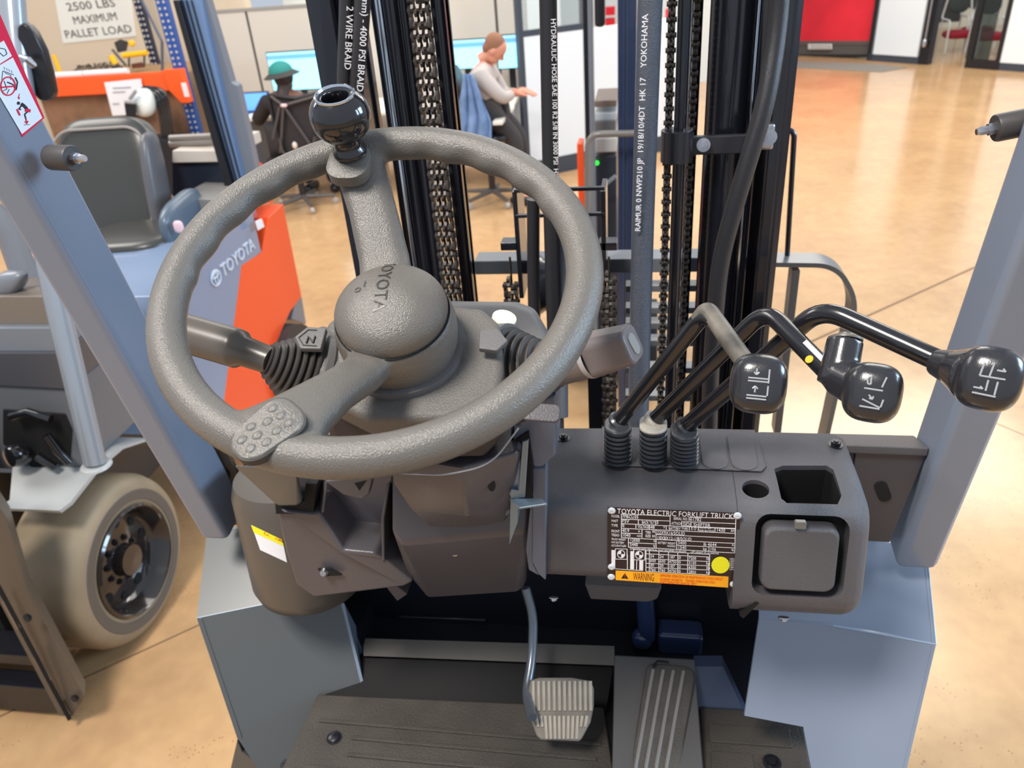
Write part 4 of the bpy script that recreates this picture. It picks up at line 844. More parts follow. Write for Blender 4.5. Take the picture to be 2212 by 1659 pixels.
# clamps
CL = M('clamp_black', (46, 46, 52), .25)
x_ = colx(1479, 1.14); zt, zb = PY(1465, 283, 1.13).z, PY(1465, 352, 1.13).z
b = B(); b.cyl((x_ - .004, 1.14, zb), (x_ - .004, 1.14, zt), .022, 36); cl = obj('hose_clamp', b, CL, FK, bevel=.001, label='black clamp sleeve around the pipe')
z1_, z2_ = PY(1560, 290, 1.17).z, PY(1560, 330, 1.17).z
b = B(); b.box((x_ + .012, 1.16, z2_), (colx(1640, 1.16), 1.172, z1_)); obj('cylinder_strap', b, CL, FK, bevel=.002, label='strap bolted across the large cylinder')
bolt('strap_bolt', PY(1520, 313, 1.158), (-.15, -1, .2), .0065, STEEL, FK, .014)
b = B(); b.box((PY(1646, 270, 1.14).x, 1.14, PY(1660, 325, 1.14).z), (PY(1676, 270, 1.14).x, 1.16, PY(1660, 268, 1.14).z)); obj('rail_bracket', b, STEEL, FK, bevel=.004)
bolt('bracket_bolt', PY(1662, 296, 1.138), (-.15, -1, .2), .007, STEEL, FK, .014)
# carriage, sheave housing and backrest
CAR = M('carriage_paint', (110, 114, 120), .3)
za, zb_ = PY(1050, 555, 1.36).z, PY(1050, 588, 1.33).z
b = B(); b.box((-.30, 1.33, zb_ - .005), (.20, 1.38, zb_ + .022)); obj('carriage_bar', b, CAR, FK, bevel=.002, label='horizontal grey carriage bar across the mast')
for y_ in (625, 672, 705, 742, 800, 860):
    z_ = PY(1350, y_, 1.34).z; b = B(); b.box((-.02, 1.34, z_ - .006), (.12, 1.37, z_ + .006)); obj('carriage_bar', b, CAR, FK, bevel=.001, label='lower carriage slat behind the thick hose')
b = B()
for x in (1118, 1300):
    xx = PY(x, 560, 1.26).x; b.box((xx, 1.25, PY(x, 640, 1.26).z), (xx + .008, 1.33, PY(x, 410, 1.26).z))
for y_ in (410, 465): zz = PY(1200, y_, 1.25).z; b.box((PY(1118, 500, 1.26).x, 1.248, zz - .003), (PY(1308, 500, 1.26).x, 1.256, zz + .003))
for x in (1098, 1310): 
    xx = PY(x, 530, 1.26).x; zz = PY(x, 530, 1.26).z; b.box((xx - .012, 1.25, zz - .006), (xx + .018, 1.28, zz + .008))
obj('sheave_housing', b, mast_m, FK, bevel=.001, label='black frame guiding the middle hoses')
b = B(); zz = PY(1200, 620, 1.3).z; b.lathe([(.02, -.03), (.055, -.03), (.048, -.02), (.048, .02), (.055, .03), (.02, .03)], (PY(1200, 620, 1.3).x, 1.31, zz), (1, 0, 0), 40); obj('hose_sheave', b, mast_m, FK)
b = B(); b.box((colx(1250, 1.3), 1.3, .3), (colx(1325, 1.3), 1.33, PY(1280, 905, 1.3).z + .15)); obj('mast_crossmember', b, mast_m, FK)
BRM = M('backrest_paint', (104, 104, 106), .3)
Yb = 1.42
loop = arc([PY(1660, 572, Yb), PY(1808, 574, Yb), PY(1852, 650, Yb), PY(1790, 930, Yb), PY(1760, 1060, Yb)], .05, 8)
b = B(); vs_ = []; th_ = .009
for i, p in enumerate(loop):
    t_ = (loop[min(i + 1, len(loop) - 1)] - loop[max(i - 1, 0)]).normalized(); n_ = V((-t_.z, 0, t_.x)) * th_ / 2
    vs_ += [p + n_, p - n_, p - n_ + V((0, .055, 0)), p + n_ + V((0, .055, 0))]
b.add(vs_, [(4 * i + k, 4 * i + (k + 1) % 4, 4 * i + 4 + (k + 1) % 4, 4 * i + 4 + k) for i in range(len(loop) - 1) for k in range(4)] + [(3, 2, 1, 0), tuple(4 * len(loop) - 4 + k for k in range(4))])
obj('load_backrest', b, BRM, FK, smooth=40, label='bent flat-bar load backrest loop, right of the mast')
b = B(); p, q_ = PY(1712, 585, Yb), PY(1672, 940, Yb); b.prism([p, p + V((.014, 0, 0)), p + V((.014, .04, 0)), p + V((0, .04, 0))], (q_ - p)); obj('backrest_post', b, BRM, FK, bevel=.001)
b = B(); b.tube(arc([PY(1690, 275, 1.46), PY(1716, 285, 1.46), PY(1700, 560, 1.46)], .02, 6), .005, 10); obj('backrest_rod', b, mast_m, FK)
# ================================================================== BACKGROUND
# ---- second forklift (left) ------------------------------------------
G2 = M('forklift_grey', (118, 124, 134), .3); G3 = M('forklift_light_grey', (170, 172, 172), .35); SEATM = M('seat_vinyl', (62, 62, 60), .3)
F2 = thing('forklift', (-2.1, 2.6, 0), 'grey and orange forklift with black seat parked on the left', 'forklift')
XF = -1.62
# wheel
wc = V((XF, 1.70, .285)); R0 = .283
b = B(); b.lathe([(.17, -.012), (.185, 0), (.20, .004), (.235, .004), (.262, -.006), (.274, -.022), (R0, -.045), (R0, -.215), (.272, -.235), (.15, -.24)], wc, (1, 0, 0), 64, cap=False)
ty = obj('tyre', b, M('tan_tyre', (150, 134, 110), .6, var=.2, vscale=8), F2, label='tan solid rubber tyre', smooth=35)
b = B(); b.lathe([(.196, -.001), (.200, .006), (.232, .006), (.236, .002)], wc, (1, 0, 0), 64, cap=False); obj('tyre_sidewall', b, M('sidewall', (92, 86, 80), .5), ty)
b = B(); b.lathe([(.182, -.03), (.186, .008), (.178, .014), (.170, .006), (.166, -.045), (.150, -.06), (.09, -.052), (.055, -.045), (.05, -.01), (.0001, -.008)], wc, (1, 0, 0), 64, cap=False)
rim = obj('wheel_rim', b, M('rim_gloss', (44, 38, 36), .12, coat=.5), F2, smooth=50, label='gloss black dished wheel with holes')
for k in range(10):
    a = 2 * pi * k / 10; p = wc + V((-.0545, math.cos(a) * .128, math.sin(a) * .128))
    b = B(); b.layers(ring(14, .015 if k % 2 else .019), p, V((1, 0, 0)), V((0, 1, 0)), [(-.004, 1), (.0015, 1)]); obj('rim_hole', b, VOID, rim)
    p2 = wc + V((-.046, math.cos(a + .3) * .072, math.sin(a + .3) * .072)); bolt('wheel_nut', p2, (1, 0, 0), .008, BLKM, rim)
b = B(); b.lathe([(.10, 0), (.22, .0), (.225, -.18), (.1, -.18)], (XF, 3.12, .225), (1, 0, 0), 48); obj('rear_tyre', b, M('dark_tyre', (50, 48, 50), .6), F2)
# fender strip
pth = [PX(*p, XF) for p in ((128, 1103), (152, 1085), (215, 1005), (262, 965), (320, 946), (380, 948), (420, 965))]
b = B(); vs_ = []
for p in pth:
    for dx in (0, -.30 if p.y > 1.6 else -.2):
        vs_ += [p + V((dx, 0, 0)), p + V((dx, .004, -.012))]
b.add(vs_, [(4 * i, 4 * i + 4, 4 * i + 6, 4 * i + 2) for i in range(len(pth) - 1)] + [(4 * i + 1, 4 * i + 3, 4 * i + 7, 4 * i + 5) for i in range(len(pth) - 1)] + [(4 * i, 4 * i + 1, 4 * i + 5, 4 * i + 4) for i in range(len(pth) - 1)] + [(4 * i + 2, 4 * i + 6, 4 * i + 7, 4 * i + 3) for i in range(len(pth) - 1)] + [(0, 2, 3, 1), (4 * len(pth) - 4, 4 * len(pth) - 3, 4 * len(pth) - 1, 4 * len(pth) - 2)])
obj('front_fender', b, G3, F2, label='light grey fender plate over the front wheel', smooth=50)
# front pillar
pp = [PX(*p, XF + .06) for p in ((205, 1000), (160, 800), (100, 560), (62, 380), (35, 130), (20, -60))]
b = B(); b.tube(arc([pp[0], pp[2], pp[4], pp[5]], .2, 6), .034, 12, flat=(.8, 1)); obj('overhead_guard_pillar', b, M('silver_paint', (150, 158, 168), .2, .3), F2, smooth=80, label='silver-grey front guard post rising from the fender')
b = B(); b.lathe([(.045, 0), (.042, .006), (.036, .008)], pp[0] - V((0, 0, .012)), (0, 0, 1), 20); obj('post_base', b, G3, F2)
# body
def fx(pts_, X_, dx, name, mat_, label=None, bev=.004, par=None):
    b = B(); b.prism([PX(x, y, X_) for x, y in pts_], (dx, 0, 0)); return obj(name, b, mat_, par or F2, bevel=bev, label=label)
fx([(330, 640), (395, 590), (470, 520), (545, 455), (565, 545), (522, 575), (480, 905), (330, 940)], XF - .04, -.75, 'body_side', M('body_blue_grey', (118, 136, 164), .22, coat=.4), 'blue-grey side panel with maker name')
fx([(522, 572), (566, 545), (580, 470), (612, 440), (652, 640), (628, 672), (606, 720), (602, 880), (478, 902)], XF - .04, -.70, 'counterweight', ORANGE, 'orange rear counterweight')
fx([(538, 342), (566, 352), (586, 385), (590, 440), (562, 430)], XF - .2, -.25, 'counterweight', ORANGE)
fx([(640, 640), (652, 640), (662, 700), (630, 690)], XF - .05, -.2, 'rear_bumper', G2)
fx([(300, 660), (430, 545), (430, 900), (300, 900)], XF - .10, -.6, 'battery_cover', G2)
b = B(); p0, p1 = PX(462, 612, XF - .037), PX(524, 555, XF - .037); xd = (p1 - p0).normalized(); nrm = V((1, 0, 0)); yd = nrm.cross(xd)
b.text('TOYOTA', p0 + xd * .075 - yd * .01, xd, yd, .075, .003); ltr = obj('lettering', b, M('letter_silver', (205, 212, 225), .3), F2, smooth=0, label='raised silver maker name')
b = B(); ec_ = p0 + xd * .025 + yd * .012
for rx, ry, o_ in ((.036, .030, 0), (.012, .028, 0), (.026, .010, .012)):
    b.tube([ec_ + xd * rx * math.cos(2 * pi * k / 20) + yd * (ry * math.sin(2 * pi * k / 20) + o_) for k in range(20)], .004, 6, closed=True)
obj('emblem', b, M('letter_silver'), F2)
# counterweight sticker, rear pillars
fx([(552, 478), (566, 472), (572, 490), (558, 498)], XF + .0, -.004, 'warning_label', WHITE)
def fy(pts_, Y_, dy, name, mat_, label=None, bev=.004, par=None):
    b = B(); b.prism([PY(x, y, Y_) for x, y in pts_], (0, dy, 0)); return obj(name, b, mat_, par or F2, bevel=bev, label=label)
RP = M('rear_pillar_blue', (108, 134, 172), .2, coat=.3)
fy([(372, 0), (384, 0), (500, 400), (512, 440), (495, 440)], 3.2, .08, 'rear_pillar', BLKM, 'dark rear guard pillar')
fy([(384, -10), (428, -10), (545, 480), (548, 530), (530, 540), (505, 440)], 3.24, .06, 'rear_pillar', RP, 'blue-grey grooved rear guard pillar')
for x0, x1 in ((391, 512), (402, 524), (413, 534)):
    b = B(); b.tube([PY(x0, 0, 3.235), PY(x1, 440, 3.235)], .004, 6); obj('pillar_groove', b, BLKM, F2)
fy([(428, -10), (445, -10), (500, 178), (512, 185), (545, 330), (560, 400), (540, 420)], 3.28, .05, 'rear_pillar', G2)
fy([(370, 345), (482, 350), (506, 435), (372, 425)], 3.25, .4, 'radiator_housing', M('dark_blue_panel', (34, 42, 56), .3), 'dark box behind the seat')
fy([(372, 325), (478, 325), (484, 350), (372, 352)], 3.22, .4, 'rear_deck', M('pale_deck', (205, 196, 186), .4))
fy([(380, 428), (500, 432), (508, 470), (400, 500)], 3.0, .3, 'rear_deck', M('grey_deck', (130, 128, 124), .4))
for y0 in (297, 309):
    b = B(); b.tube([PY(368, y0 + 2, 3.3), PY(470, y0 - 3, 3.3)], .016, 12); obj('rear_bar', b, M('bar_grey', (130, 124, 118), .3), F2)
# seat
b = B(); sc_ = PY(238, 425, 3.0); b.sell(sc_ + V((0, .03, 0)), (.215, .02, 0), (0, .07, -.02), (0.01, .10, .305), 4.2, 32, 24)
seat = obj('seat_back', b, SEATM, F2, smooth=80, label='black vinyl seat backrest with pale piping')
b = B(); out = [(x, y) for x, y in rrect(.205, .29, .09, 8)]; c_ = sc_ + V((0, -.045, 0))
b.tube([c_ + V((1, .09, 0)).normalized() * x + V((.03, .3, .95)).normalized() * y for x, y in out], .006, 6, closed=True); obj('seat_piping', b, M('piping_grey', (150, 142, 134), .4), seat)
b = B(); b.sell(sc_ + V((.215, .02, -.02)), (.03, 0, 0), (0, .07, 0), (0, .05, .27), 3, 20, 16); obj('seat_bolster', b, M('bolster_grey', (92, 92, 96), .35), F2)
b = B(); b.sell(PY(300, 515, 2.85), (.21, .02, 0), (0, .2, 0), (0, .0, .05), 3.5, 28, 14); obj('seat_cushion', b, SEATM, F2)
b = B(); b.sell(PY(395, 470, 2.9), (.035, 0, 0), (0, .16, .02), (0, 0, .09), 3, 20, 14); b.sell(PY(330, 560, 2.75), (.22, .0, 0), (0, .2, .02), (0, 0, .05), 3, 20, 14); obj('seat_base', b, M('seat_base_grey', (84, 98, 112), .3), F2, label='blue-grey moulded seat base')
b = B(); b.sell(PY(386, 490, 2.75), (.02, 0, 0), (0, .01, 0), (0, 0, .025), 3, 12, 8); obj('seat_tag', b, M('pink_tag', (235, 200, 205), .5), F2)
# mirror
b = B(); mc = PY(70, 130, 1.9); b.prism([PY(x, y, 1.9) for x, y in ((36, 60), (42, 50), (54, 52), (70, 70), (90, 110), (104, 160), (112, 200), (110, 212), (98, 219), (84, 218), (36, 160))], (0, .03, 0))
mir = obj('mirror', b, BLKM, F2, bevel=.006, label='black rear view mirror shell at the top left')
b = B(); b.tube([PY(48, 125, 1.88), PY(62, 130, 1.86), PY(72, 142, 1.87)], .009, 10); obj('mirror_bracket', b, STEEL, mir)
# cowl and cavity left
fy([(-40, 640), (108, 640), (118, 710), (-40, 708)], 1.72, .3, 'cowl', M('cowl_taupe', (120, 112, 104), .3), 'grey cowl panels beside the front post')
fy([(-40, 708), (120, 708), (132, 760), (-40, 760)], 1.70, .3, 'cowl', G2); fy([(-40, 762), (132, 762), (145, 842), (-40, 832)], 1.69, .3, 'cowl', M('cowl_dark', (72, 74, 80), .3))
fy([(-40, 832), (145, 842), (170, 930), (190, 1010), (100, 1020), (-40, 1010)], 1.70, .3, 'cowl', M('cowl_mid', (98, 102, 108), .3))
fy([(5, 885), (140, 895), (155, 930), (150, 1000), (80, 1020), (5, 960)], 1.695, .01, 'cavity', VOID)
b = B(); b.lathe([(.012, 0), (.035, .005), (.038, .03), (.03, .05), (.012, .055)], PY(55, 975, 1.68), (-.3, -1, .2), 24); obj('hydraulic_fitting', b, BLK, F2)
for q_ in ([(80, 985), (120, 1010)], [(25, 900), (60, 890), (110, 905)], [(100, 940), (125, 975), (150, 1000)]):
    b = B(); b.tube([PY(*p, 1.665) for p in q_], .013, 10); obj('hydraulic_line', b, BLK, F2)
b = B(); b.tube([PY(-20, 460, 1.8), PY(20, 500, 1.8), PY(55, 600, 1.78)], .045, 10, flat=(.5, 1)); b.sell(PY(20, 610, 1.76), (.05, 0, 0), (0, .03, 0), (.03, 0, .035), 3, 16, 10); obj('armrest', b, G2, F2, label='grey armrest console cut by the frame edge')
fy([(40, 560), (72, 560), (110, 660), (60, 660)], 1.9, .1, 'cowl', M('salmon', (205, 165, 150), .4))
# mast foot
b = B(); b.prism([PY(*p) for p in ((-60, 1010, 1.34), (14, 1120, 1.34), (58, 1272, 1.32), (183, 1506, 1.28), (156, 1549, 1.28), (128, 1546, 1.28), (-60, 1190, 1.34))], (-.03, .05, 0)); m2 = obj('mast_rail', b, M('mast_brown', (84, 76, 68), .35), F2, bevel=.002, label='brownish mast side plate with bolts and slot')
for p_, q_ in (((8, 1298), (40, 1358)), ((75, 1420), (106, 1472)), ((133, 1520), (146, 1545))):
    b = B(); b.prism([PY(p_[0] - 4, p_[1] + 2, 1.275), PY(p_[0] + 4, p_[1] - 2, 1.275), PY(q_[0] + 4, q_[1] - 2, 1.272), PY(q_[0] - 4, q_[1] + 2, 1.272)], (0, .004, 0)); obj('rail_slot', b, M('slot_taupe', (120, 104, 90), .4), m2)
b = B(); b.tube([PY(-10, 1255, 1.278), PY(150, 1553, 1.27)], .007, 4); obj('rail_channel', b, VOID, m2)
for p_ in ((60, 1334), (162, 1508)): bolt('rail_bolt', PY(*p_, 1.272), (.2, -1, .3), .008, BLKM, m2, .005)
b = B(); b.box((-2.3, 1.30, .03), (-1.70, 1.36, .14)); b.box((-2.3, 1.33, .2), (-1.72, 1.42, .24)); obj('fork_carriage', b, BLKM, F2, bevel=.002)
b = B(); b.box((-2.4, 1.42, .1), (-1.90, 1.60, .95)); obj('mast_block', b, VOID, F2)
b = B(); b.box((-2.5, 1.8, .18), (-1.95, 3.1, .55)); obj('chassis', b, BLKM, F2)
# ---- third forklift seen through the mast -----------------------------
F3 = thing('forklift', (-.12, 3.6, 0), 'dark forklift with orange flank seen through the middle of the mast', 'forklift')
def cy(pxl, pxr, Y, y_top, y_bot, dep, name, mat_, label=None, bev=.004):
    t_, b_ = PY(pxl, y_top, Y), PY(pxl, y_bot, Y); xl_, xr_ = PY(pxl, y_top, Y).x, PY(pxr, y_top, Y).x
    b = B(); b.box((xl_, Y, min(t_.z, b_.z)), (xr_, Y + dep, max(t_.z, b_.z))); return obj(name, b, mat_, F3, bevel=bev, label=label)
NV = M('navy_rail', (40, 50, 74), .2, coat=.4)
for a_, c_ in ((1334, 1350), (1354, 1376)):
    b = B(); xl_, xr_ = PY(a_, 0, 3.0).x, PY(c_, 0, 3.0).x; b.box((xl_, 3.0, .1), (xr_, 3.08, 2.4)); obj('mast_rail', b, NV, F3, bevel=.004)
b = B(); xl_, xr_ = PY(1350, 0, 2.99).x, PY(1354, 0, 2.99).x; b.box((xl_, 3.02, .1), (xr_, 3.06, 2.4)); obj('mast_strip', b, RP, F3)
for a_, c_, m_ in ((1258, 1268, BLKM), (1268, 1279, G2)):
    b = B(); xl_, xr_ = PY(a_, 0, 3.1).x, PY(c_, 0, 3.1).x; b.box((xl_, 3.1, .3), (xr_, 3.18, 2.3)); obj('overhead_guard_pillar', b, m_, F3, bevel=.004)
cy(1283, 1306, 3.1, -60, 60, .04, 'mirror', BLKM, bev=.012)
b = B(); b.tube(arc([PY(1270, 480, 2.9), PY(1270, 290, 2.9), PY(1376, 288, 2.9)], .05, 8), .012, 12); obj('grab_rail', b, M('rail_taupe', (110, 104, 100), .3), F3, label='grey tubular grab rail')
cy(1246, 1258, 3.2, 310, 520, .1, 'counterweight', ORANGE, 'orange flank strip')
cy(1284, 1332, 3.3, 338, 560, .5, 'body', M('body_dark', (46, 50, 58), .3)); cy(1284, 1332, 3.28, 300, 330, .5, 'body_top', M('body_pale', (170, 166, 158), .4)); cy(1283, 1332, 3.35, 245, 262, .4, 'seat_base', G3); cy(1283, 1330, 3.34, 262, 300, .4, 'seat_cushion', M('grey_seat', (96, 92, 88), .4)); cy(1284, 1332, 3.36, 218, 232, .3, 'seat_back', M('seat_taupe', (110, 92, 80), .4))
b = B(); b.lathe([(.010, 0), (.008, .004)], PY(1289, 352, 3.27), (0, -1, 0), 16); obj('status_lamp', b, M('green_lamp', (40, 235, 60), .4, emit=1.2), F3, label='small lit green lamp')
b = B(); b.tube([PY(1294, 410, 3.2), PY(1330, 380, 3.2)], .008, 8); obj('lever', b, G2, F3)
b = B(); b.box((-.35, 3.2, .25), (.05, 4.2, PY(1300, 560, 3.3).z + .02)); obj('chassis', b, M('body_dark'), F3, bevel=.01)
for x in (-.37, .02):
    b = B(); b.lathe([(.1, 0), (.2, 0), (.2, .08), (.1, .08)], (x, 3.5, .2), (1, 0, 0), 32); obj('tyre', b, M('tyre_black'), F3)
# ---- walls -----------------------------------------------------------
WB = M('beige_wall', (222, 204, 178), .8); CUB = M('cubicle_fabric', (208, 200, 188), .9); WPN = M('white_panel', (226, 234, 240), .45); FRM = M('frame_dark', (58, 66, 78), .4); GLS = M('panel_glass', (225, 235, 240), .02, alpha=.92)
b = B(); b.box((-11, 8.6, 0), (-4.15, 8.75, 4)); obj('wall_left', b, WB, kind='structure', smooth=0)
# cubicle partition panels
seams = [-4.15, PY(540, 120, 8.0).x, PY(540, 120, 8.0).x + 1.0, PY(1072, 40, 8.0).x, PY(1130, 20, 8.0).x + .15]
seams = [-4.12, -4.02, -2.4, -1.35, -1.02]
seams = [PY(455, 60, 8).x, PY(538, 60, 8).x, PY(760, 60, 8).x, PY(1071, 20, 8).x, PY(1140, 20, 8).x]
ztop = PY(560, 18, 8).z
part = thing('cubicle_partition', ((seams[0] + seams[-1]) / 2, 8, 0), 'beige fabric cubicle partition with dark seams behind the desks', 'partition')
for i in range(4):
    b = B(); b.box((seams[i] + .012, 8.0, .05), (seams[i + 1] - .012, 8.05, ztop - .02)); obj('fabric_panel', b, CUB, part, bevel=.005)
    b = B(); b.box((seams[i] - .010, 8.005, 0), (seams[i] + .010, 8.045, ztop)); obj('seam_post', b, M('seam_dark', (70, 66, 62), .5), part)
b = B(); b.box((seams[0], 7.995, ztop - .02), (seams[4], 8.055, ztop + .01)); obj('top_rail', b, M('rail_grey', (150, 146, 140), .5), part)
b = B(); b.box((-4.15, 9.6, 0), (-.9, 9.75, 4)); obj('wall_back', b, M('white_wall', (232, 236, 234), .8), kind='structure', smooth=0)
# white office partition
G0, G1 = PZ(1160, 384, 0), PZ(1255, 364, 0); wd = (G1 - G0).normalized(); wn = V((wd.y, -wd.x, 0))
def WV(px, py, off=0): return PP(px, py, G0 + wn * off, wn)
op = thing('office_partition', G0, 'white office partition with dark frame and glass top, middle background', 'partition')
zt_, = (WV(1135, 72).z,)
def vpan(a, c, z0, z1, th, name, mat_, par, gl=False):
    b = B(); b.prism([V((a.x, a.y, z0)), V((c.x, c.y, z0)), V((c.x, c.y, z1)), V((a.x, a.y, z1))], -wn * th); return obj(name, b, mat_, par, smooth=0)
PL0, PL1 = WV(1138, 200), WV(1262, 200)
vpan(PL0, PL1, .16, zt_ - .03, .05, 'white_board', WPN, op); vpan(PL0, PL1, 0, .16, .06, 'base_rail', FRM, op); vpan(PL0, PL1, zt_ - .03, zt_ + .02, .06, 'frame_rail', FRM, op)
e = wd * .05; vpan(PL0 - e, PL0, 0, 3, .06, 'frame_post', FRM, op); vpan(PL0, PL1, zt_ + .02, 2.6, .01, 'glass_pane', GLS, op); vpan(PL1, PL1 + e, 0, 3, .06, 'frame_post', FRM, op)
PL2 = PL1 + wd * 1.1; vpan(PL1 + e, PL2, .16, zt_ - .03, .05, 'white_board', WPN, op); vpan(PL1 + e, PL2, 0, .16, .06, 'base_rail', FRM, op); 
# stuff beyond the glass and between rails
b = B(); b.box((-1.2, 12.5, 0), (1.9, 12.6, 3.6)); obj('wall_back', b, M('far_pale_wall', (205, 214, 216), .7), kind='structure', smooth=0)
for i, (x0, x1, y0, y1, c) in enumerate(((1308, 1328, 15, 34, (208, 20, 40)), (1308, 1328, 40, 70, (208, 20, 40)), (1308, 1330, 85, 108, (225, 60, 110)), (1437, 1450, 20, 80, (225, 30, 70)))):
    b = B(); p, q_ = PY(x0, y1, 11.8), PY(x1, y0, 11.8); b.box((p.x, 11.8, p.z), (q_.x, 12.0, q_.z)); 
    tag(obj('wall_sign', b, M('sign_red%d' % i, c, .5)), 'small %s wall banner glimpsed between the mast rails' % ['upper red', 'lower red', 'pinkish', 'narrow red'][i], 'banner')
# ---- right side ------------------------------------------------------
H0, H1 = PZ(1875, 131, 0), PZ(2212, 156, 0); hd = (H1 - H0).normalized(); hn = V((hd.y, -hd.x, 0))
def HV(px, py, off=0): return PP(px, py, H0 + hn * off, hn)
def hpan(pxa, pxb, py, z0, z1, th, name, mat_, par=None, off=0, **k):
    a, c = HV(pxa, py, off), HV(pxb, py, off); b = B(); b.prism([V((a.x, a.y, z0)), V((c.x, c.y, z0)), V((c.x, c.y, z1)), V((a.x, a.y, z1))], -hn * th); return obj(name, b, mat_, par, smooth=0, **k)
wr = thing('glazed_wall', H0, 'white panelled office front with dark frames at the top right', 'partition')
hpan(1885, 1985, 100, .10, 3, .06, 'white_board', WPN, wr); hpan(1875, 1985, 128, 0, .10, .08, 'base_rail', FRM, wr); hpan(1873, 1885, 120, 0, 3, .08, 'frame_post', BLKM, wr)
hpan(1985, 2006, 120, 0, 3, .12, 'door_post', BLKM, wr); b = B(); p = HV(2003, 60, .05); p.z = .3; b.tube([p, p + V((0, 0, .1)), p + V((0, 0, 1.2))], .012, 8); b.sell(p, (.03, 0, 0), (0, .03, 0), (0, 0, .06), 2.5, 12, 8); obj('door_pull', b, STEEL, wr)
hpan(2160, 2300, 120, .10, 3, .06, 'white_board', WPN, wr); hpan(2150, 2300, 150, 0, .10, .08, 'base_rail', FRM, wr)
d1 = thing('glass_door', HV(2120, 148), 'open glass door with dark frame in the office front', 'door')
for a_, c_ in ((2086, 2098), (2150, 2160)): hpan(a_, c_, 130, 0, 3, .06, 'door_frame', BLKM, d1, off=.01)
hpan(2098, 2150, 130, 0, .12, .06, 'door_frame', BLKM, d1, off=.01); hpan(2098, 2150, 60, .12, 3, .01, 'glass_pane', M('smoked_glass', (120, 130, 130), .03, alpha=.9), d1, off=-.02)
# room behind the office front
b = B(); b.box((2.9, 17.4, 0), (9, 17.5, 3.5)); obj('wall_back', b, M('cream_wall', (240, 238, 215), .8), kind='structure', smooth=0)
b = B(); p = PZ(2022, 98, 0); b.prism([V((p.x - .1, p.y, .35)), V((p.x + .32, p.y - .0, .35)), V((p.x + .32, p.y, 3)), V((p.x - .1, p.y, 3))], (0, .05, 0)); tag(obj('dark_screen', b, M('screen_grey', (74, 78, 76), .4)), 'dark grey panel standing inside the office doorway', 'panel')
def chair3(px, py, d_, label, red=True):
    base = PZ(px, py, 0); t = thing('conference_chair', (base.x, base.y, 0), label, 'chair', None); o_ = V((base.x, base.y, 0))
    WF = M('chair_frame_white', (228, 228, 222), .3)
    b = B(); b.sell(o_ + V((0, .2, .70)), (.16, 0, 0), (0, .025, 0), (0, .03, .15), 2.6, 24, 14); obj('backrest', b, M('chair_mesh_dark', (52, 60, 58), .6), t)
    b = B(); b.sell(o_ + V((0, 0, .26)), (.22, 0, 0), (0, .2, 0), (0, 0, .06), 3.2, 24, 10); obj('seat', b, M('crimson_seat', (150, 8, 36), .6), t)
    for s_ in (-1, 1):
        b = B(); b.tube(arc([o_ + V((s_ * .22, -.22, .012)), o_ + V((s_ * .22, -.2, .48)), o_ + V((s_ * .22, .2, .48)), o_ + V((s_ * .17, .22, .78))], .06, 5), .014, 8); obj('frame', b, WF, t)
        b = B(); b.tube([o_ + V((s_ * .22, .22, .012)), o_ + V((s_ * .22, .15, .48))], .012, 8); obj('leg', b, WF, t)
    return t
chair3(2062, 112, 1.0, 'white framed chair with black back and red seat in the doorway'); chair3(2102, 103, 1.6, 'second white framed chair partly behind the glass door edge'); chair3(2128, 118, .8, 'chair seen through the smoked glass door')
# red display
rd = thing('display_stand', PZ(1800, 124, 0), 'red fabric display with dark base and chrome nameplate, top right', 'display')
rA, rB = PZ(1700, 119, 0), PZ(1873, 128, 0); rdv = (rB - rA).normalized(); rn = V((rdv.y, -rdv.x, 0))
def RV(px, py, off=0): return PP(px, py, rA + rn * off, rn)
def rpan(pxa, pxb, y0, y1, th, name, mat_, off=0, bev=0, label=None):
    b = B(); b.prism([RV(pxa, y1, off), RV(pxb, y1, off), RV(pxb, y0, off), RV(pxa, y0, off)], -rn * th); return obj(name, b, mat_, rd, bevel=bev, label=label)
rpan(1690, 1889, -80, 88, .1, 'red_panel', M('red_fabric', (232, 40, 58), .8, var=.15, vscale=3), label='red fabric panel'); rpan(1690, 1878, 88, 97, .14, 'lower_rail', M('rail_brown', (96, 82, 80), .4)); rpan(1690, 1876, 97, 122, .10, 'plinth', M('plinth_grey', (84, 82, 80), .35), off=-.01); rpan(1690, 1876, 118, 124, .2, 'plinth_foot', BLKM)
bd = rpan(1745, 1796, 95, 107, .03, 'nameplate', M('silver_badge', (214, 214, 208), .3), off=.03, bev=.008, label='chrome nameplate')
b = B(); p0, p1 = RV(1750, 105, .065), RV(1792, 105, .065); b.text('TOYOTA', p0, (p1 - p0), V((0, 0, 1)), .09, .002); obj('lettering', b, SILV, rd, smooth=0)
# rug
b = B(); b.prism([PZ(x, y, .0) for x, y in ((1700, 146), (1905, 156), (1960, 147), (1870, 138), (1700, 133))], (0, 0, .008)); tag(obj('rug', b, M('rug_grey', (128, 124, 116), .9)), 'thin grey entrance mat in front of the red display', 'mat')
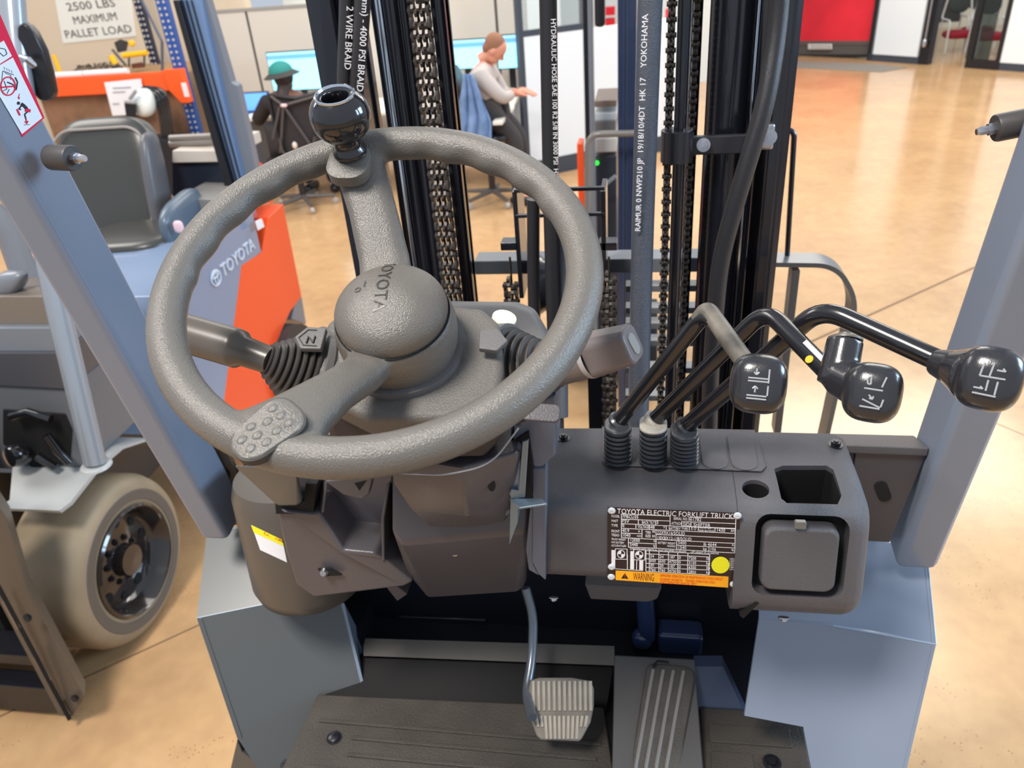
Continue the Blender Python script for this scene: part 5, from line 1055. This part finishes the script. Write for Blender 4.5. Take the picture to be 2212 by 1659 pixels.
# ---- rack workbench on the left ---------------------------------------
WBX = 7.5
def ty_(pts_, Y_, dy, name, mat_, label=None, bev=.004, par=None, cat=None, **k):
    b = B(); b.prism([PY(x, y, Y_) for x, y in pts_], (0, dy, 0)); return obj(name, b, mat_, par, bevel=bev, label=label, cat=cat, **k)
wbz = PY(250, 180, 7.5).z
rack = thing('rack_workbench', (-5.2, 7.8, 0), 'orange beam pallet rack used as a workbench on the left', 'workbench')
ORB = M('rack_orange', (250, 96, 36), .4); BLU = M('rack_blue', (40, 78, 150), .4)
xl_, xr_ = PY(60, 190, 7.5).x, PY(380, 160, 7.5).x; zt2 = PY(380, 152, 7.5).z - .0; zb2 = PY(380, 192, 7.5).z
zt2, zb2 = 1.11, .945
b = B(); b.box((xl_, 7.5, zb2), (xr_, 7.56, zt2)); b.box((xl_, 7.515, zt2 - .03), (xr_, 7.56, zt2 + .01)); obj('rack_beam', b, ORB, rack, bevel=.006, label='orange front beam')
b = B(); b.prism([(xr_ - .01, 7.47, zb2 - .12), (xr_ + .08, 7.47, zb2 - .12), (xr_ + .08, 7.47, zt2 + .03), (xr_ - .12, 7.47, zt2 + .03), (xr_ - .10, 7.47, zb2)], (0, .09, 0)); obj('beam_connector', b, ORB, rack, bevel=.008)
b = B(); b.box((xr_ + .05, 7.462, zb2 - .06), (xr_ + .1, 7.47, zb2 + .07)); obj('connector_tag', b, WHITE, rack)
b = B(); b.box((xl_, 7.56, zt2 - .02), (xr_ + .05, 8.45, zt2)); obj('worktop', b, M('chipboard', (176, 140, 100), .7), rack)
b = B(); b.box((xl_, 7.62, .30), (xr_, 7.68, zb2 - .02)); obj('wood_board', b, M('wood_brown', (150, 112, 84), .7, var=.3, vscale=6), rack, label='brown timber boards below the beam')
def upright(pxl, pxr, Y_, label):
    xa, xb_ = PY(pxl, 0, Y_).x, PY(pxr, 0, Y_).x; 
    m_ = [(xb_ - xa) / 2, (xa + xb_) / 2]; b = B(); b.box((xa, Y_, 0), (xb_, Y_ + .07, 3.2)); u = obj('rack_upright', b, BLU if pxl > 300 else M('rack_navy', (26, 34, 60), .4), rack, bevel=.003, label=label)
    pr0 = None
    for k in range(34):
        for s_ in (-1, 1):
            if pr0 is None:
                b = B(); c = V((m_[1] - m_[0] * .5, Y_ - .001, .35)); b.layers(ring(8, .012), c, (0, -1, 0), (1, 0, 0), [(-.002, 1), (.001, 1)]); pr0 = obj('punch_hole', b, M('hole_pale', (206, 200, 190), .7), u); 
            else: dup(pr0, (m_[0] * (0 if s_ < 0 else 1.0), 0, .055 * k), u)
    return u
upright(286, 302, 8.3, 'dark blue perforated rear upright'); upright(334, 358, 7.58, 'blue perforated front upright')
b = B(); b.tube([PY(306, 0, 8.0), PY(350, 90, 7.7), PY(352, 230, 7.7)], .014, 8); obj('rack_brace', b, M('brace_grey', (90, 96, 116), .4), rack)
# wall sign
Ys = 8.59
sg = ty_([(108, -60), (276, -60), (294, 78), (136, 94)], Ys, .008, 'wall_sign', M('sign_cream', (240, 240, 232), .6), 'white wall sign reading 2500 LBS MAXIMUM PALLET LOAD', cat='sign', bev=0)
SB = M('stencil_black', (52, 48, 44), .6)
for t, p, q_, h in (('2500 LBS', (146, 24), (250, 14), .115), ('MAXIMUM', (160, 53), (254, 43), .115), ('PALLET LOAD', (142, 83), (286, 70), .115)):
    a_, c_ = PY(*p, Ys - .003), PY(*q_, Ys - .003); xd = (c_ - a_).normalized(); vs_, _ = text_data(t, .01); w_ = max(v.x for v in vs_)
    b = B(); b.text(t, a_, xd, V((-xd.z, 0, xd.x)), h, .0003, sx=(c_ - a_).length / (w_ * h))
    obj('lettering', b, SB, sg, smooth=0, label='black stencilled lettering')
# bench items
YB = M('tool_yellow', (250, 190, 20), .4)
b = B(); b.tube([PY(131, 160, 7.75), PY(115, 118, 7.75)], .022, 12); tag(obj('yellow_bar', b, YB), 'short yellow bar standing upright at the left of the workbench', 'tool')
for i, (a_, c_, yy) in enumerate((((112, 170), (182, 164), 7.55), ((182, 165), (276, 152), 7.56))):
    p, q_ = PY(*a_, yy), PY(*c_, yy); p.z = q_.z = zt2 + .032
    b = B(); b.cyl(p, q_, .030, 20); t_ = tag(obj('white_tube', b, M('tube_white', (240, 238, 240), .4)), ['shorter white tube lying on the left of the workbench edge', 'longer white tube lying along the workbench edge, right'][i], 'tube')
    b = B(); b.cyl(p, p + (q_ - p).normalized() * .015, .031, 20); obj('tube_cap', b, SILV, t_)
b = B(); p0 = PY(190, 150, 7.8); p0.z = zt2 + .02
cm_ = M('chain_taupe', (96, 84, 78), .4, .5)
prl = None; ch_root = thing('load_chain', (p0.x + .25, 7.8, zt2), 'steel chain piled behind the white tubes', 'chain')
for k in range(26):
    c = V((p0.x - .12 + (k % 9) * .062, 7.74 + (k // 9) * .05, zt2 + .018 + (k // 9) * .022)); a = k * 1.3
    if prl is None:
        b = B(); u1, u2 = V((math.cos(a), math.sin(a), 0)), V((0, 0, 1)); b.tube([c + u1 * .034 * math.cos(2 * pi * j / 12) + V((0, .7, .5)) * .018 * math.sin(2 * pi * j / 12) for j in range(12)], .007, 6, closed=True); prl = obj('chain_ring', b, cm_, ch_root); c00 = c
    else: d_ = dup(prl, c - c00, ch_root); d_.rotation_euler = (random.uniform(-1, 1), random.uniform(-.6, .6), random.uniform(0, 3))
tl_ = thing('pallet_tool', PY(290, 155, 7.8), 'black lifting tool with yellow handles on the workbench', 'tool'); WL[tl_.name].z = zt2; tl_.location.z = zt2
b = B(); b.tube([PY(268, 128, 7.7), PY(320, 122, 7.7)], .026, 12); obj('handle', b, YB, tl_); b = B(); b.tube([PY(242, 128, 7.7), PY(252, 146, 7.7)], .032, 12); obj('handle', b, YB, tl_)
b = B(); b.sell(PY(287, 102, 7.75), (.03, 0, 0), (0, .03, 0), (0, 0, .03), 2.6, 14, 10); obj('knob', b, YB, tl_)
b = B(); b.hull([PY(248, 100, 7.8), PY(262, 92, 7.8), PY(280, 98, 7.8), PY(276, 118, 7.8), PY(256, 122, 7.8), PY(262, 98, 7.9), PY(276, 118, 7.9)]); obj('body', b, M('tool_dark', (62, 58, 54), .4), tl_, bevel=.006)
b = B(); b.tube(arc([PY(245, 115, 7.75), PY(262, 135, 7.75), PY(275, 150, 7.75)], .05, 5), .012, 8)
for x in (281, 314): b.tube([PY(x, 128, 7.7), PY(x, 152, 7.7)], .010, 8)
obj('frame', b, M('tool_dark'), tl_, kind=None)
b = B(); b.hull([PY(286, 146, 7.75), PY(310, 142, 7.75), PY(314, 154, 7.75), PY(288, 156, 7.75), PY(300, 145, 7.85), PY(300, 155, 7.85)]); obj('base_block', b, M('rust_brown', (110, 62, 48), .6), tl_)
# hung paper, hard hat and straps
ps = ty_([(225, 178), (304, 170), (318, 246), (243, 250)], 7.47, .004, 'paper_sheet', M('paper', (240, 240, 244), .7), 'white printed sheet taped to the orange beam', cat='paper', bev=0)
b = B()
for i, (y, w_) in enumerate(((192, 44), (201, 30), (226, 16))): p = PY(244, y, 7.465); b.box((p.x, 7.464, p.z), (p.x + w_ * .0045, 7.467, p.z + .012))
obj('sheet_lines', b, M('faint_ink', (170, 168, 176), .6), ps, kind='stuff', smooth=0)
hb = thing('equipment_bundle', PY(310, 250, 7.2), 'white helmet-shaped shell with black straps and coiled hoses by the rack', 'equipment'); hb.location.z = 0; WL[hb.name].z = 0
b = B(); b.sell(PY(312, 222, 7.2), (.10, 0, 0), (0, .1, 0), (.02, 0, .13), 2.4, 24, 16); obj('white_shell', b, M('shell_white', (228, 236, 236), .4), hb, label='white rounded shell')
b = B(); b.hull([PY(268, 222, 7.05), PY(294, 222, 7.05), PY(296, 290, 7.05), PY(278, 290, 7.05), PY(268, 222, 7.1), PY(294, 222, 7.1), PY(290, 290, 7.1)]); obj('black_clip', b, BLKM, hb, bevel=.004)
b = B(); b.tube([PY(270, 220, 7.04), PY(292, 222, 7.04)], .014, 8); b.tube([PY(280, 214, 7.05), PY(294, 196, 7.05)], .016, 8); obj('buckle', b, SILV, hb, kind='stuff')
for k in range(4):
    b = B(); b.tube(arc([PY(300 + k * 4, 198 - k * 3, 7.25), PY(335 + k * 7, 205 - k * 4, 7.25), PY(350 + k * 6, 260, 7.25), PY(352 + k * 7, 330, 7.25), PY(352 + k * 7, 520, 7.25)], .15, 6), .020, 10); obj('hose_loop', b, BLK, hb)
b = B(); p = PY(330, 300, 7.2); b.box((p.x - .2, 7.15, 0), (p.x + .3, 7.45, .55)); obj('base_box', b, BLKM, hb, bevel=.02)
# ---- desks, monitors ---------------------------------------------------
SCR = M('screen_cyan', (150, 226, 250), .3, emit=.9); SCRB = M('screen_blue', (92, 150, 240), .3, emit=.9); DESK = M('desk_white', (226, 222, 212), .5)
def monitor(p_, Y_, label, name='monitor', blue=0, foot=None):
    xs_ = [PY(x, y, Y_) for x, y in p_]; c = sum(xs_, V((0, 0, 0))) / 4; t = thing(name, (c.x, Y_ + .05, foot), label, 'monitor')
    x0, x1 = min(v.x for v in xs_), max(v.x for v in xs_); z0, z1 = min(v.z for v in xs_) , max(v.z for v in xs_)
    b = B(); b.box((x0 - .01, Y_ + .004, z0 - .01), (x1 + .01, Y_ + .04, z1 + .01)); obj('bezel', b, BLKM, t, bevel=.004)
    b = B(); b.box((x0, Y_, z0), (x1, Y_ + .004, z1)); obj('screen', b, SCRB if blue else SCR, t, smooth=0)
    if not blue:
        b = B(); b.box((x0, Y_ - .001, z1 - .06), (x1, Y_, z1 - .02)); obj('title_bar', b, SCRB, t, smooth=0)
    b = B(); b.box(((x0 + x1) / 2 - .03, Y_ + .04, foot), ((x0 + x1) / 2 + .03, Y_ + .06, z0 + .1)); b.box(((x0 + x1) / 2 - .12, Y_ - .06, foot), ((x0 + x1) / 2 + .12, Y_ + .14, foot + .015)); obj('stand', b, BLKM, t)
    return t
DZ = .74
def desk(x0, x1, y0, y1, label, sides=True):
    t = thing('desk', ((x0 + x1) / 2, (y0 + y1) / 2, 0), label, 'desk')
    b = B(); b.box((x0, y0, DZ - .03), (x1, y1, DZ)); obj('desk_top', b, DESK, t, bevel=.004)
    for x in (x0 + .02, x1 - .06): b = B(); b.box((x, y0 + .05, 0), (x + .03, y1 - .02, DZ - .03)); obj('leg_panel', b, M('desk_panel', (150, 160, 172), .5), t)
    return t
dk1 = desk(PY(525, 275, 7.0).x, -1.9, 6.98, 7.75, 'white desk with a grey side panel in front of the man in the cap')
dk2 = desk(-1.80, -1.10, 7.02, 7.75, 'white desk under the right man’s hands beside the white partition'.replace('’', ''))
b = B(); b.box((-1.16, 6.32, DZ - .03), (-1.08, 7.02, DZ)); obj('desk_return', b, DESK, dk2, bevel=.004)
monitor([(587, 115), (700, 112), (704, 190), (592, 196)], 7.55, 'wide bright cyan monitor behind the man in the teal cap', foot=DZ)
monitor([(526, 204), (575, 200), (585, 245), (535, 252)], 7.3, 'small laptop screen left of the man in the cap', blue=1, foot=DZ)
monitor([(958, 90), (1055, 86), (1055, 145), (958, 150)], 7.6, 'bright monitor behind the grey-shirted man, left one', foot=DZ)
monitor([(1076, 78), (1128, 76), (1130, 144), (1078, 148)], 7.5, 'bright cyan monitor right of the grey-shirted man’s head'.replace('’', ''), foot=DZ)
# ---- people --------------------------------------------------------------
def skin(name, nodes, edges, mat_, par=None, sub=2, smooth_it=0, **k):
    me = bpy.data.meshes.new(name); me.from_pydata([tuple(n[0]) for n in nodes], edges, [])
    o = bpy.data.objects.new(name, me); COL.objects.link(o)
    m = o.modifiers.new('s', 'SKIN'); m.use_smooth_shade = True
    sv = me.skin_vertices[0].data
    for i, n in enumerate(nodes):
        r = n[1]; sv[i].radius = (r, r) if not isinstance(r, tuple) else r; sv[i].use_root = (i == 0)
    m2_ = o.modifiers.new('u', 'SUBSURF'); m2_.levels = sub
    bpy.context.view_layer.update(); nm = bpy.data.meshes.new_from_object(o.evaluated_get(bpy.context.evaluated_depsgraph_get()))
    b = B(); b.add([v.co.copy() for v in nm.vertices], [tuple(p.vertices) for p in nm.polygons])
    bpy.data.objects.remove(o); bpy.data.meshes.remove(me); bpy.data.meshes.remove(nm)
    return obj(name, b, mat_, par, smooth=180, **k)
SK = M('skin_tone', (206, 142, 118), .55); SKD = M('dark_skin_tone', (110, 72, 58), .5)  # second, darker tone is for the person in the teal cap
SHIRT = M('shirt_grey', (178, 170, 166), .85, bump=.3, bscale=40); TRO = M('trousers_charcoal', (52, 48, 50), .8); HAIR = M('hair_ginger', (140, 98, 74), .8, bump=.6, bscale=200)
def head(c, fwd, up, s_, mat_, par, hair=None, nm='head'):
    c, f, u = V(c), V(fwd).normalized(), V(up); u = (u - f * u.dot(f)).normalized(); r_ = f.cross(u)
    b = B(); b.sell(c + u * .02 * s_, r_ * .076 * s_, f * .095 * s_, u * .105 * s_, 2.2, 28, 20); b.sell(c - u * .055 * s_ + f * .018 * s_, r_ * .055 * s_, f * .07 * s_, u * .062 * s_, 2.2, 20, 14)
    b.sell(c + f * .098 * s_ - u * .012 * s_, r_ * .014 * s_, f * .022 * s_, u * .024 * s_, 2, 12, 8)
    for q_ in (-1, 1): b.sell(c + r_ * .077 * q_ * s_ - u * .01 * s_, r_ * .010 * s_, f * .022 * s_, u * .032 * s_, 2, 12, 8)
    b.tube([c - u * .06 * s_ - f * .02 * s_, c - u * .16 * s_ - f * .05 * s_], [.052 * s_, .058 * s_], 16)
    h = obj(nm, b, mat_, par, remesh=.006, sm=3, smooth=180)
    for q_ in (-1, 1):
        b = B(); b.sell(c + f * .088 * s_ + r_ * .03 * q_ * s_ + u * .012 * s_, r_ * .013 * s_, f * .008 * s_, u * .007 * s_, 2, 10, 8); obj('eye', b, M('eye_dark', (50, 36, 32), .3), h)
    b = B(); b.sell(c + f * .088 * s_ - u * .055 * s_, r_ * .024 * s_, f * .006 * s_, u * .006 * s_, 2, 12, 6); obj('mouth', b, M('lip', (170, 80, 74), .5), h)
    return h
# man in grey shirt (side view, facing +X)
Y2 = 6.62
P2 = lambda x, y, dy=0: PY(x, y, Y2 + dy)
man2 = thing('person', (P2(1045, 240).x, Y2, 0), 'seated person with short ginger hair, pale grey shirt and charcoal trousers, leaning over a desk', 'person')
hip, waist, chest, shl, nk_ = P2(1050, 240), P2(1042, 212), P2(1040, 178), P2(1046, 152), P2(1056, 136)
hip.z = max(hip.z, .56)
body = [(hip, (.13, .16)), (waist, (.135, .15)), (chest, (.145, .17)), (shl, (.11, .16)), (nk_, (.06, .06))]
elb_n, wr_n = P2(1088, 214, -.20), P2(1112, 200, -.12); elb_f, wr_f = P2(1092, 208, .22), P2(1116, 196, .10)
knee_n = P2(1112, 256, -.13); knee_f = P2(1118, 258, .12); knee_n.z = knee_f.z = .56
fn = V((knee_n.x - .02, knee_n.y, .07)); ff = V((knee_f.x + .05, knee_f.y, .07))
sn, sf = shl + V((0, -.19, -.02)), shl + V((0, .19, -.02))
nodes = [(hip, .11), (waist, .11), (chest, .12), (shl, .09), (nk_, .05), (sn, .055), (elb_n, .042), (wr_n, .03), (sf, .055), (elb_f, .042), (wr_f, .03),
    (hip + V((.05, -.1, 0)), .085), (knee_n, .06), (fn + V((0, 0, .03)), .038), (fn + V((.15, 0, -.02)), .035), (hip + V((.05, .1, 0)), .085), (knee_f, .06), (ff + V((0, 0, .03)), .038), (ff + V((.15, 0, -.02)), .035)]
edges = [(0, 1), (1, 2), (2, 3), (3, 4), (3, 5), (5, 6), (6, 7), (3, 8), (8, 9), (9, 10), (0, 11), (11, 12), (12, 13), (13, 14), (0, 15), (15, 16), (16, 17), (17, 18)]
bd2 = skin('body', nodes, edges, SK, man2)
hd2 = head(P2(1069, 108), V((.72, .0, -.69)), V((.69, 0, .72)), .86, SK, man2)
b = B(); hc2 = P2(1068, 104); f2, u2 = V((.72, 0, -.69)), V((.69, 0, .72)); b.sell(hc2 - f2 * .018 + u2 * .028, V((0, .070, 0)), f2 * .084, u2 * .084, 2.2, 28, 18); b.sell(hc2 - f2 * .045 - u2 * .02, V((0, .06, 0)), f2 * .045, u2 * .06, 2.2, 20, 12); obj('hair', b, HAIR, hd2, remesh=.006, sm=2, smooth=180, label='short ginger-brown hair')
sh_nodes = [(hip + V((-.01, 0, -.05)), .158), (waist, .145), (chest + V((-.01, 0, 0)), .155), (shl, .115), (nk_ - V((.0, 0, .015)), .062), (sn, .078), (elb_n, .060), (wr_n + (elb_n - wr_n) * .15, .040), (sf, .078), (elb_f, .060), (wr_f + (elb_f - wr_f) * .15, .040)]
skin('shirt', sh_nodes, edges[:10], SHIRT, man2, label='pale grey long-sleeved shirt')
tn = [(hip + V((.01, 0, -.03)), .142), (hip + V((.05, -.1, -.01)), .105), (knee_n, .072), (fn + V((0, 0, .05)), .052), (hip + V((.05, .1, -.01)), .105), (knee_f, .072), (ff + V((0, 0, .05)), .052)]
skin('trousers', tn, [(0, 1), (1, 2), (2, 3), (0, 4), (4, 5), (5, 6)], TRO, man2, label='charcoal trousers')
for q_ in (fn, ff): b = B(); b.sell(q_ + V((.07, 0, -.025)), (.14, 0, 0), (0, .048, 0), (0, 0, .045), 2.6, 20, 12); obj('shoe', b, BLKM, man2)
def hand(w, d, par, sgn):
    w, d = V(w), V(d).normalized(); s_ = d.cross(V((0, 0, 1))).normalized(); dn = V((0, 0, -1))
    nodes = [(w, .026), (w + d * .045, .032), (w + d * .085, .034)]; ed = [(0, 1), (1, 2)]
    for i, (L, o_) in enumerate(((.065, -.030), (.078, -.010), (.074, .010), (.058, .028))):
        k = len(nodes); nodes += [(w + d * .095 + s_ * o_, .011), (w + d * (.095 + L * .5) + s_ * o_ + dn * .008, .009), (w + d * (.095 + L) + s_ * o_ + dn * .03, .0075)]; ed += [(2, k), (k, k + 1), (k + 1, k + 2)]
    k = len(nodes); nodes += [(w + d * .03 + s_ * sgn * .036, .012), (w + d * .07 + s_ * sgn * .055 + dn * .01, .010), (w + d * .10 + s_ * sgn * .055 + dn * .02, .008)]; ed += [(1, k), (k, k + 1), (k + 1, k + 2)]
    return skin('hand', nodes, ed, SK, par, sub=1)
hand(wr_n, V((.9, .15, -.05)), man2, 1); hand(wr_f, V((.9, -.1, -.05)), man2, -1)
ch2 = thing('office_chair', (hip.x, Y2, 0), 'dark office chair with a light blue jacket over its back, right', 'chair')
b = B(); b.sell((hip.x, Y2, .58), (.25, 0, 0), (0, .24, 0), (0, 0, .045), 3, 24, 10); obj('seat', b, BLKM, ch2)
b = B(); b.sell((hip.x - .20, Y2, .88), (.03, 0, 0), (0, .21, 0), (-.04, 0, .26), 3, 20, 14); obj('backrest', b, BLKM, ch2)
def chair_base(t, x, y, zt=.42):
    b = B(); b.cyl((x, y, .08), (x, y, zt), .03, 14); obj('gas_lift', b, BLKM, t)
    for k in range(5):
        a = 2 * pi * k / 5 + .3; e_ = V((x + .28 * math.cos(a), y + .28 * math.sin(a), .075)); b = B(); b.tube([V((x, y, .10)), e_], [.024, .016], 8); obj('leg', b, M('chair_base_grey', (90, 84, 80), .4), t)
        b = B(); b.lathe([(.020, -.018), (.028, -.014), (.028, .014), (.020, .018)], e_ + V((0, 0, -.047)), (-math.sin(a), math.cos(a), 0), 16); obj('caster', b, M('caster_pale', (170, 162, 156), .4), t)
chair_base(ch2, hip.x, Y2, .56)
b = B(); vs_ = []; n1_, n2_ = 17, 14
for i in range(n1_):
    for j in range(n2_):
        u_, v_ = i / (n1_ - 1), j / (n2_ - 1); xl_j = 1000 - 16 * v_; xr_j = 1018 + 44 * min(1, v_ * 1.5); y_j = 160 + 150 * v_ + 10 * math.sin(u_ * 9) * v_
        vs_.append(PY(xl_j + (xr_j - xl_j) * u_, y_j, 6.30 + .025 * math.sin(u_ * 20 + v_ * 3) + .05 * (u_ - .5) ** 2))
fs_ = [(i * n2_ + j, i * n2_ + j + 1, (i + 1) * n2_ + j + 1, (i + 1) * n2_ + j) for i in range(n1_ - 1) for j in range(n2_ - 1)]
b.add(vs_, fs_); jk = obj('jacket', b, M('jacket_blue', (128, 158, 204), .85, var=.3, vscale=6, var2=(84, 112, 150)), None, smooth=180); jk.modifiers.new('t', 'SOLIDIFY').thickness = .012; tag(jk, 'light blue jacket draped over the chair back behind the grey-shirted person', 'jacket')
# man in teal cap (seen from behind)
Y1 = 6.62
P1 = lambda x, y, dy=0: PY(x, y, Y1 + dy)
man1 = thing('person', (P1(615, 300).x, Y1, 0), 'seated person in a teal cap and black top seen from behind', 'person')
BT = M('black_top', (40, 36, 38), .85)
hp, wst, chs_, shd, nk1 = P1(630, 300), P1(626, 262), P1(622, 235), P1(618, 212), P1(614, 192)
sl, sr = P1(578, 222), P1(660, 218); el, er = P1(556, 262, .1), P1(684, 262, .1); wl, wrr = P1(575, 265, .42), P1(664, 262, .42); wl.z = wrr.z = .80
lg = [(hp + V((-.1, .05, 0)), .09), (V((hp.x - .13, Y1 + .45, .52)), .07), (V((hp.x - .13, Y1 + .45, .09)), .045), (hp + V((.1, .05, 0)), .09), (V((hp.x + .13, Y1 + .45, .52)), .07), (V((hp.x + .13, Y1 + .45, .09)), .045)]
nd = [(hp, .12), (wst, .12), (chs_, .13), (shd, .10), (nk1, .055), (sl, .06), (el, .045), (wl, .03), (sr, .06), (er, .045), (wrr, .03)] + lg
ed = [(0, 1), (1, 2), (2, 3), (3, 4), (3, 5), (5, 6), (6, 7), (3, 8), (8, 9), (9, 10), (0, 11), (11, 12), (12, 13), (0, 14), (14, 15), (15, 16)]
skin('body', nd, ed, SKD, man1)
skin('top', [(n[0], n[1] + .025) for n in nd[:4]] + [(nk1 - V((0, 0, .03)), .08)] + [(n[0], n[1] + .018) for n in nd[5:11]], ed[:10], BT, man1, label='black long-sleeved top')
skin('trousers', [(hp, .15)] + [(p_, r_ + .012) for p_, r_ in lg], [(0, 1), (1, 2), (2, 3), (0, 4), (4, 5), (5, 6)], TRO, man1)
for q_ in (lg[2][0], lg[5][0]): b = B(); b.sell(q_ + V((0, .08, -.045)), (.048, 0, 0), (0, .14, 0), (0, 0, .045), 2.6, 20, 12); obj('shoe', b, BLKM, man1)
hand(wl, V((.1, 1, 0)), man1, 1); hand(wrr, V((-.1, 1, 0)), man1, -1)
hc1 = P1(612, 168); hd1 = head(hc1, V((.12, 1, -.1)), V((0, 0, 1)), 1.0, M('dark_hair_skin', (58, 42, 38), .6), man1)
cp = hc1 + V((-.012, .0, .045)); b = B(); 
pr = [(.104 * math.cos(t) + 1e-6, .09 * math.sin(t)) for t in [pi / 2 * k / 8 for k in range(9)]]; b.lathe(pr, cp, (-.05, -.05, 1), 32); cp_ = obj('cap', b, M('teal_cap', (38, 128, 122), .8), hd1, label='teal cap crown')
b = B(); b.lathe([(.100, -.012), (.150, -.030), (.158, -.026), (.104, .006)], cp, (-.10, -.05, 1), 32); obj('cap_brim', b, M('dark_brim', (54, 52, 50), .7), hd1)
ch1 = thing('office_chair', (hp.x, Y1, 0), 'black mesh-back office chair under the person in the teal cap', 'chair')
CM = M('chair_black', (30, 28, 32), .5)
b = B(); b.sell((hp.x, Y1 + .05, .44), (.26, 0, 0), (0, .25, 0), (0, 0, .045), 3, 24, 10); obj('seat', b, CM, ch1)
bk = Y1 - .22
lo_ = [PY(x, y, bk) for x, y in ((582, 205), (640, 212), (690, 200), (688, 262), (672, 330), (640, 345), (612, 330), (592, 265))]
b = B(); b.tube([lo_[0], PY(585, 235, bk), lo_[7], lo_[6], lo_[5], lo_[4], lo_[3], PY(692, 232, bk), lo_[2], lo_[1]], .016, 8, closed=True); obj('back_frame', b, CM, ch1)
b = B(); b.prism([p + V((0, .01, 0)) for p in (lo_[0], lo_[1], lo_[2], lo_[3], lo_[4], lo_[5], lo_[6], lo_[7])], (0, .006, 0)); obj('back_mesh', b, M('mesh_fabric', (46, 42, 44), .9), ch1)
LG = M('chair_rib', (78, 72, 72), .5)
for q_ in (((612, 228), (585, 208)), ((612, 228), (688, 206)), ((612, 228), (606, 330)), ((614, 230), (676, 320)), ((604, 230), (590, 300))):
    b = B(); b.tube([PY(*q_[0], bk - .02), PY(*q_[1], bk - .01)], .012, 8); obj('back_rib', b, LG, ch1)
b = B(); b.tube(arc([PY(604, 300, bk - .03), PY(612, 335, bk - .03), PY(650, 345, bk - .03), PY(676, 320, bk - .03), PY(680, 296, bk - .03)], .1, 6), .010, 8); obj('lumbar_support', b, LG, ch1)
b = B(); b.sell(PY(637, 314, bk - .05), (.022, 0, 0), (0, .02, 0), (0, 0, .03), 2, 14, 10); obj('adjuster_knob', b, M('knob_pale', (220, 206, 196), .5), ch1)
b = B(); b.sell(PY(613, 228, bk - .04), (.03, 0, 0), (0, .01, 0), (0, 0, .014), 2.4, 12, 8); obj('chair_badge', b, M('pink_tag'), ch1)
chair_base(ch1, hp.x, Y1)


for o in COL.objects:
    if o.parent is None and o.get('category'):
        g = {'conference_chair': 'conference chairs beyond the office doorway', 'office_chair': 'office chairs at the desks', 'monitor': 'monitors on the desks', 'white_tube': 'white tubes on the workbench', 'desk': 'white office desks', 'wall_sign': None}.get(o.name.split('.')[0])
        if g: o['group'] = g
tl_.location.z += .035; ch_root.location.z += .012
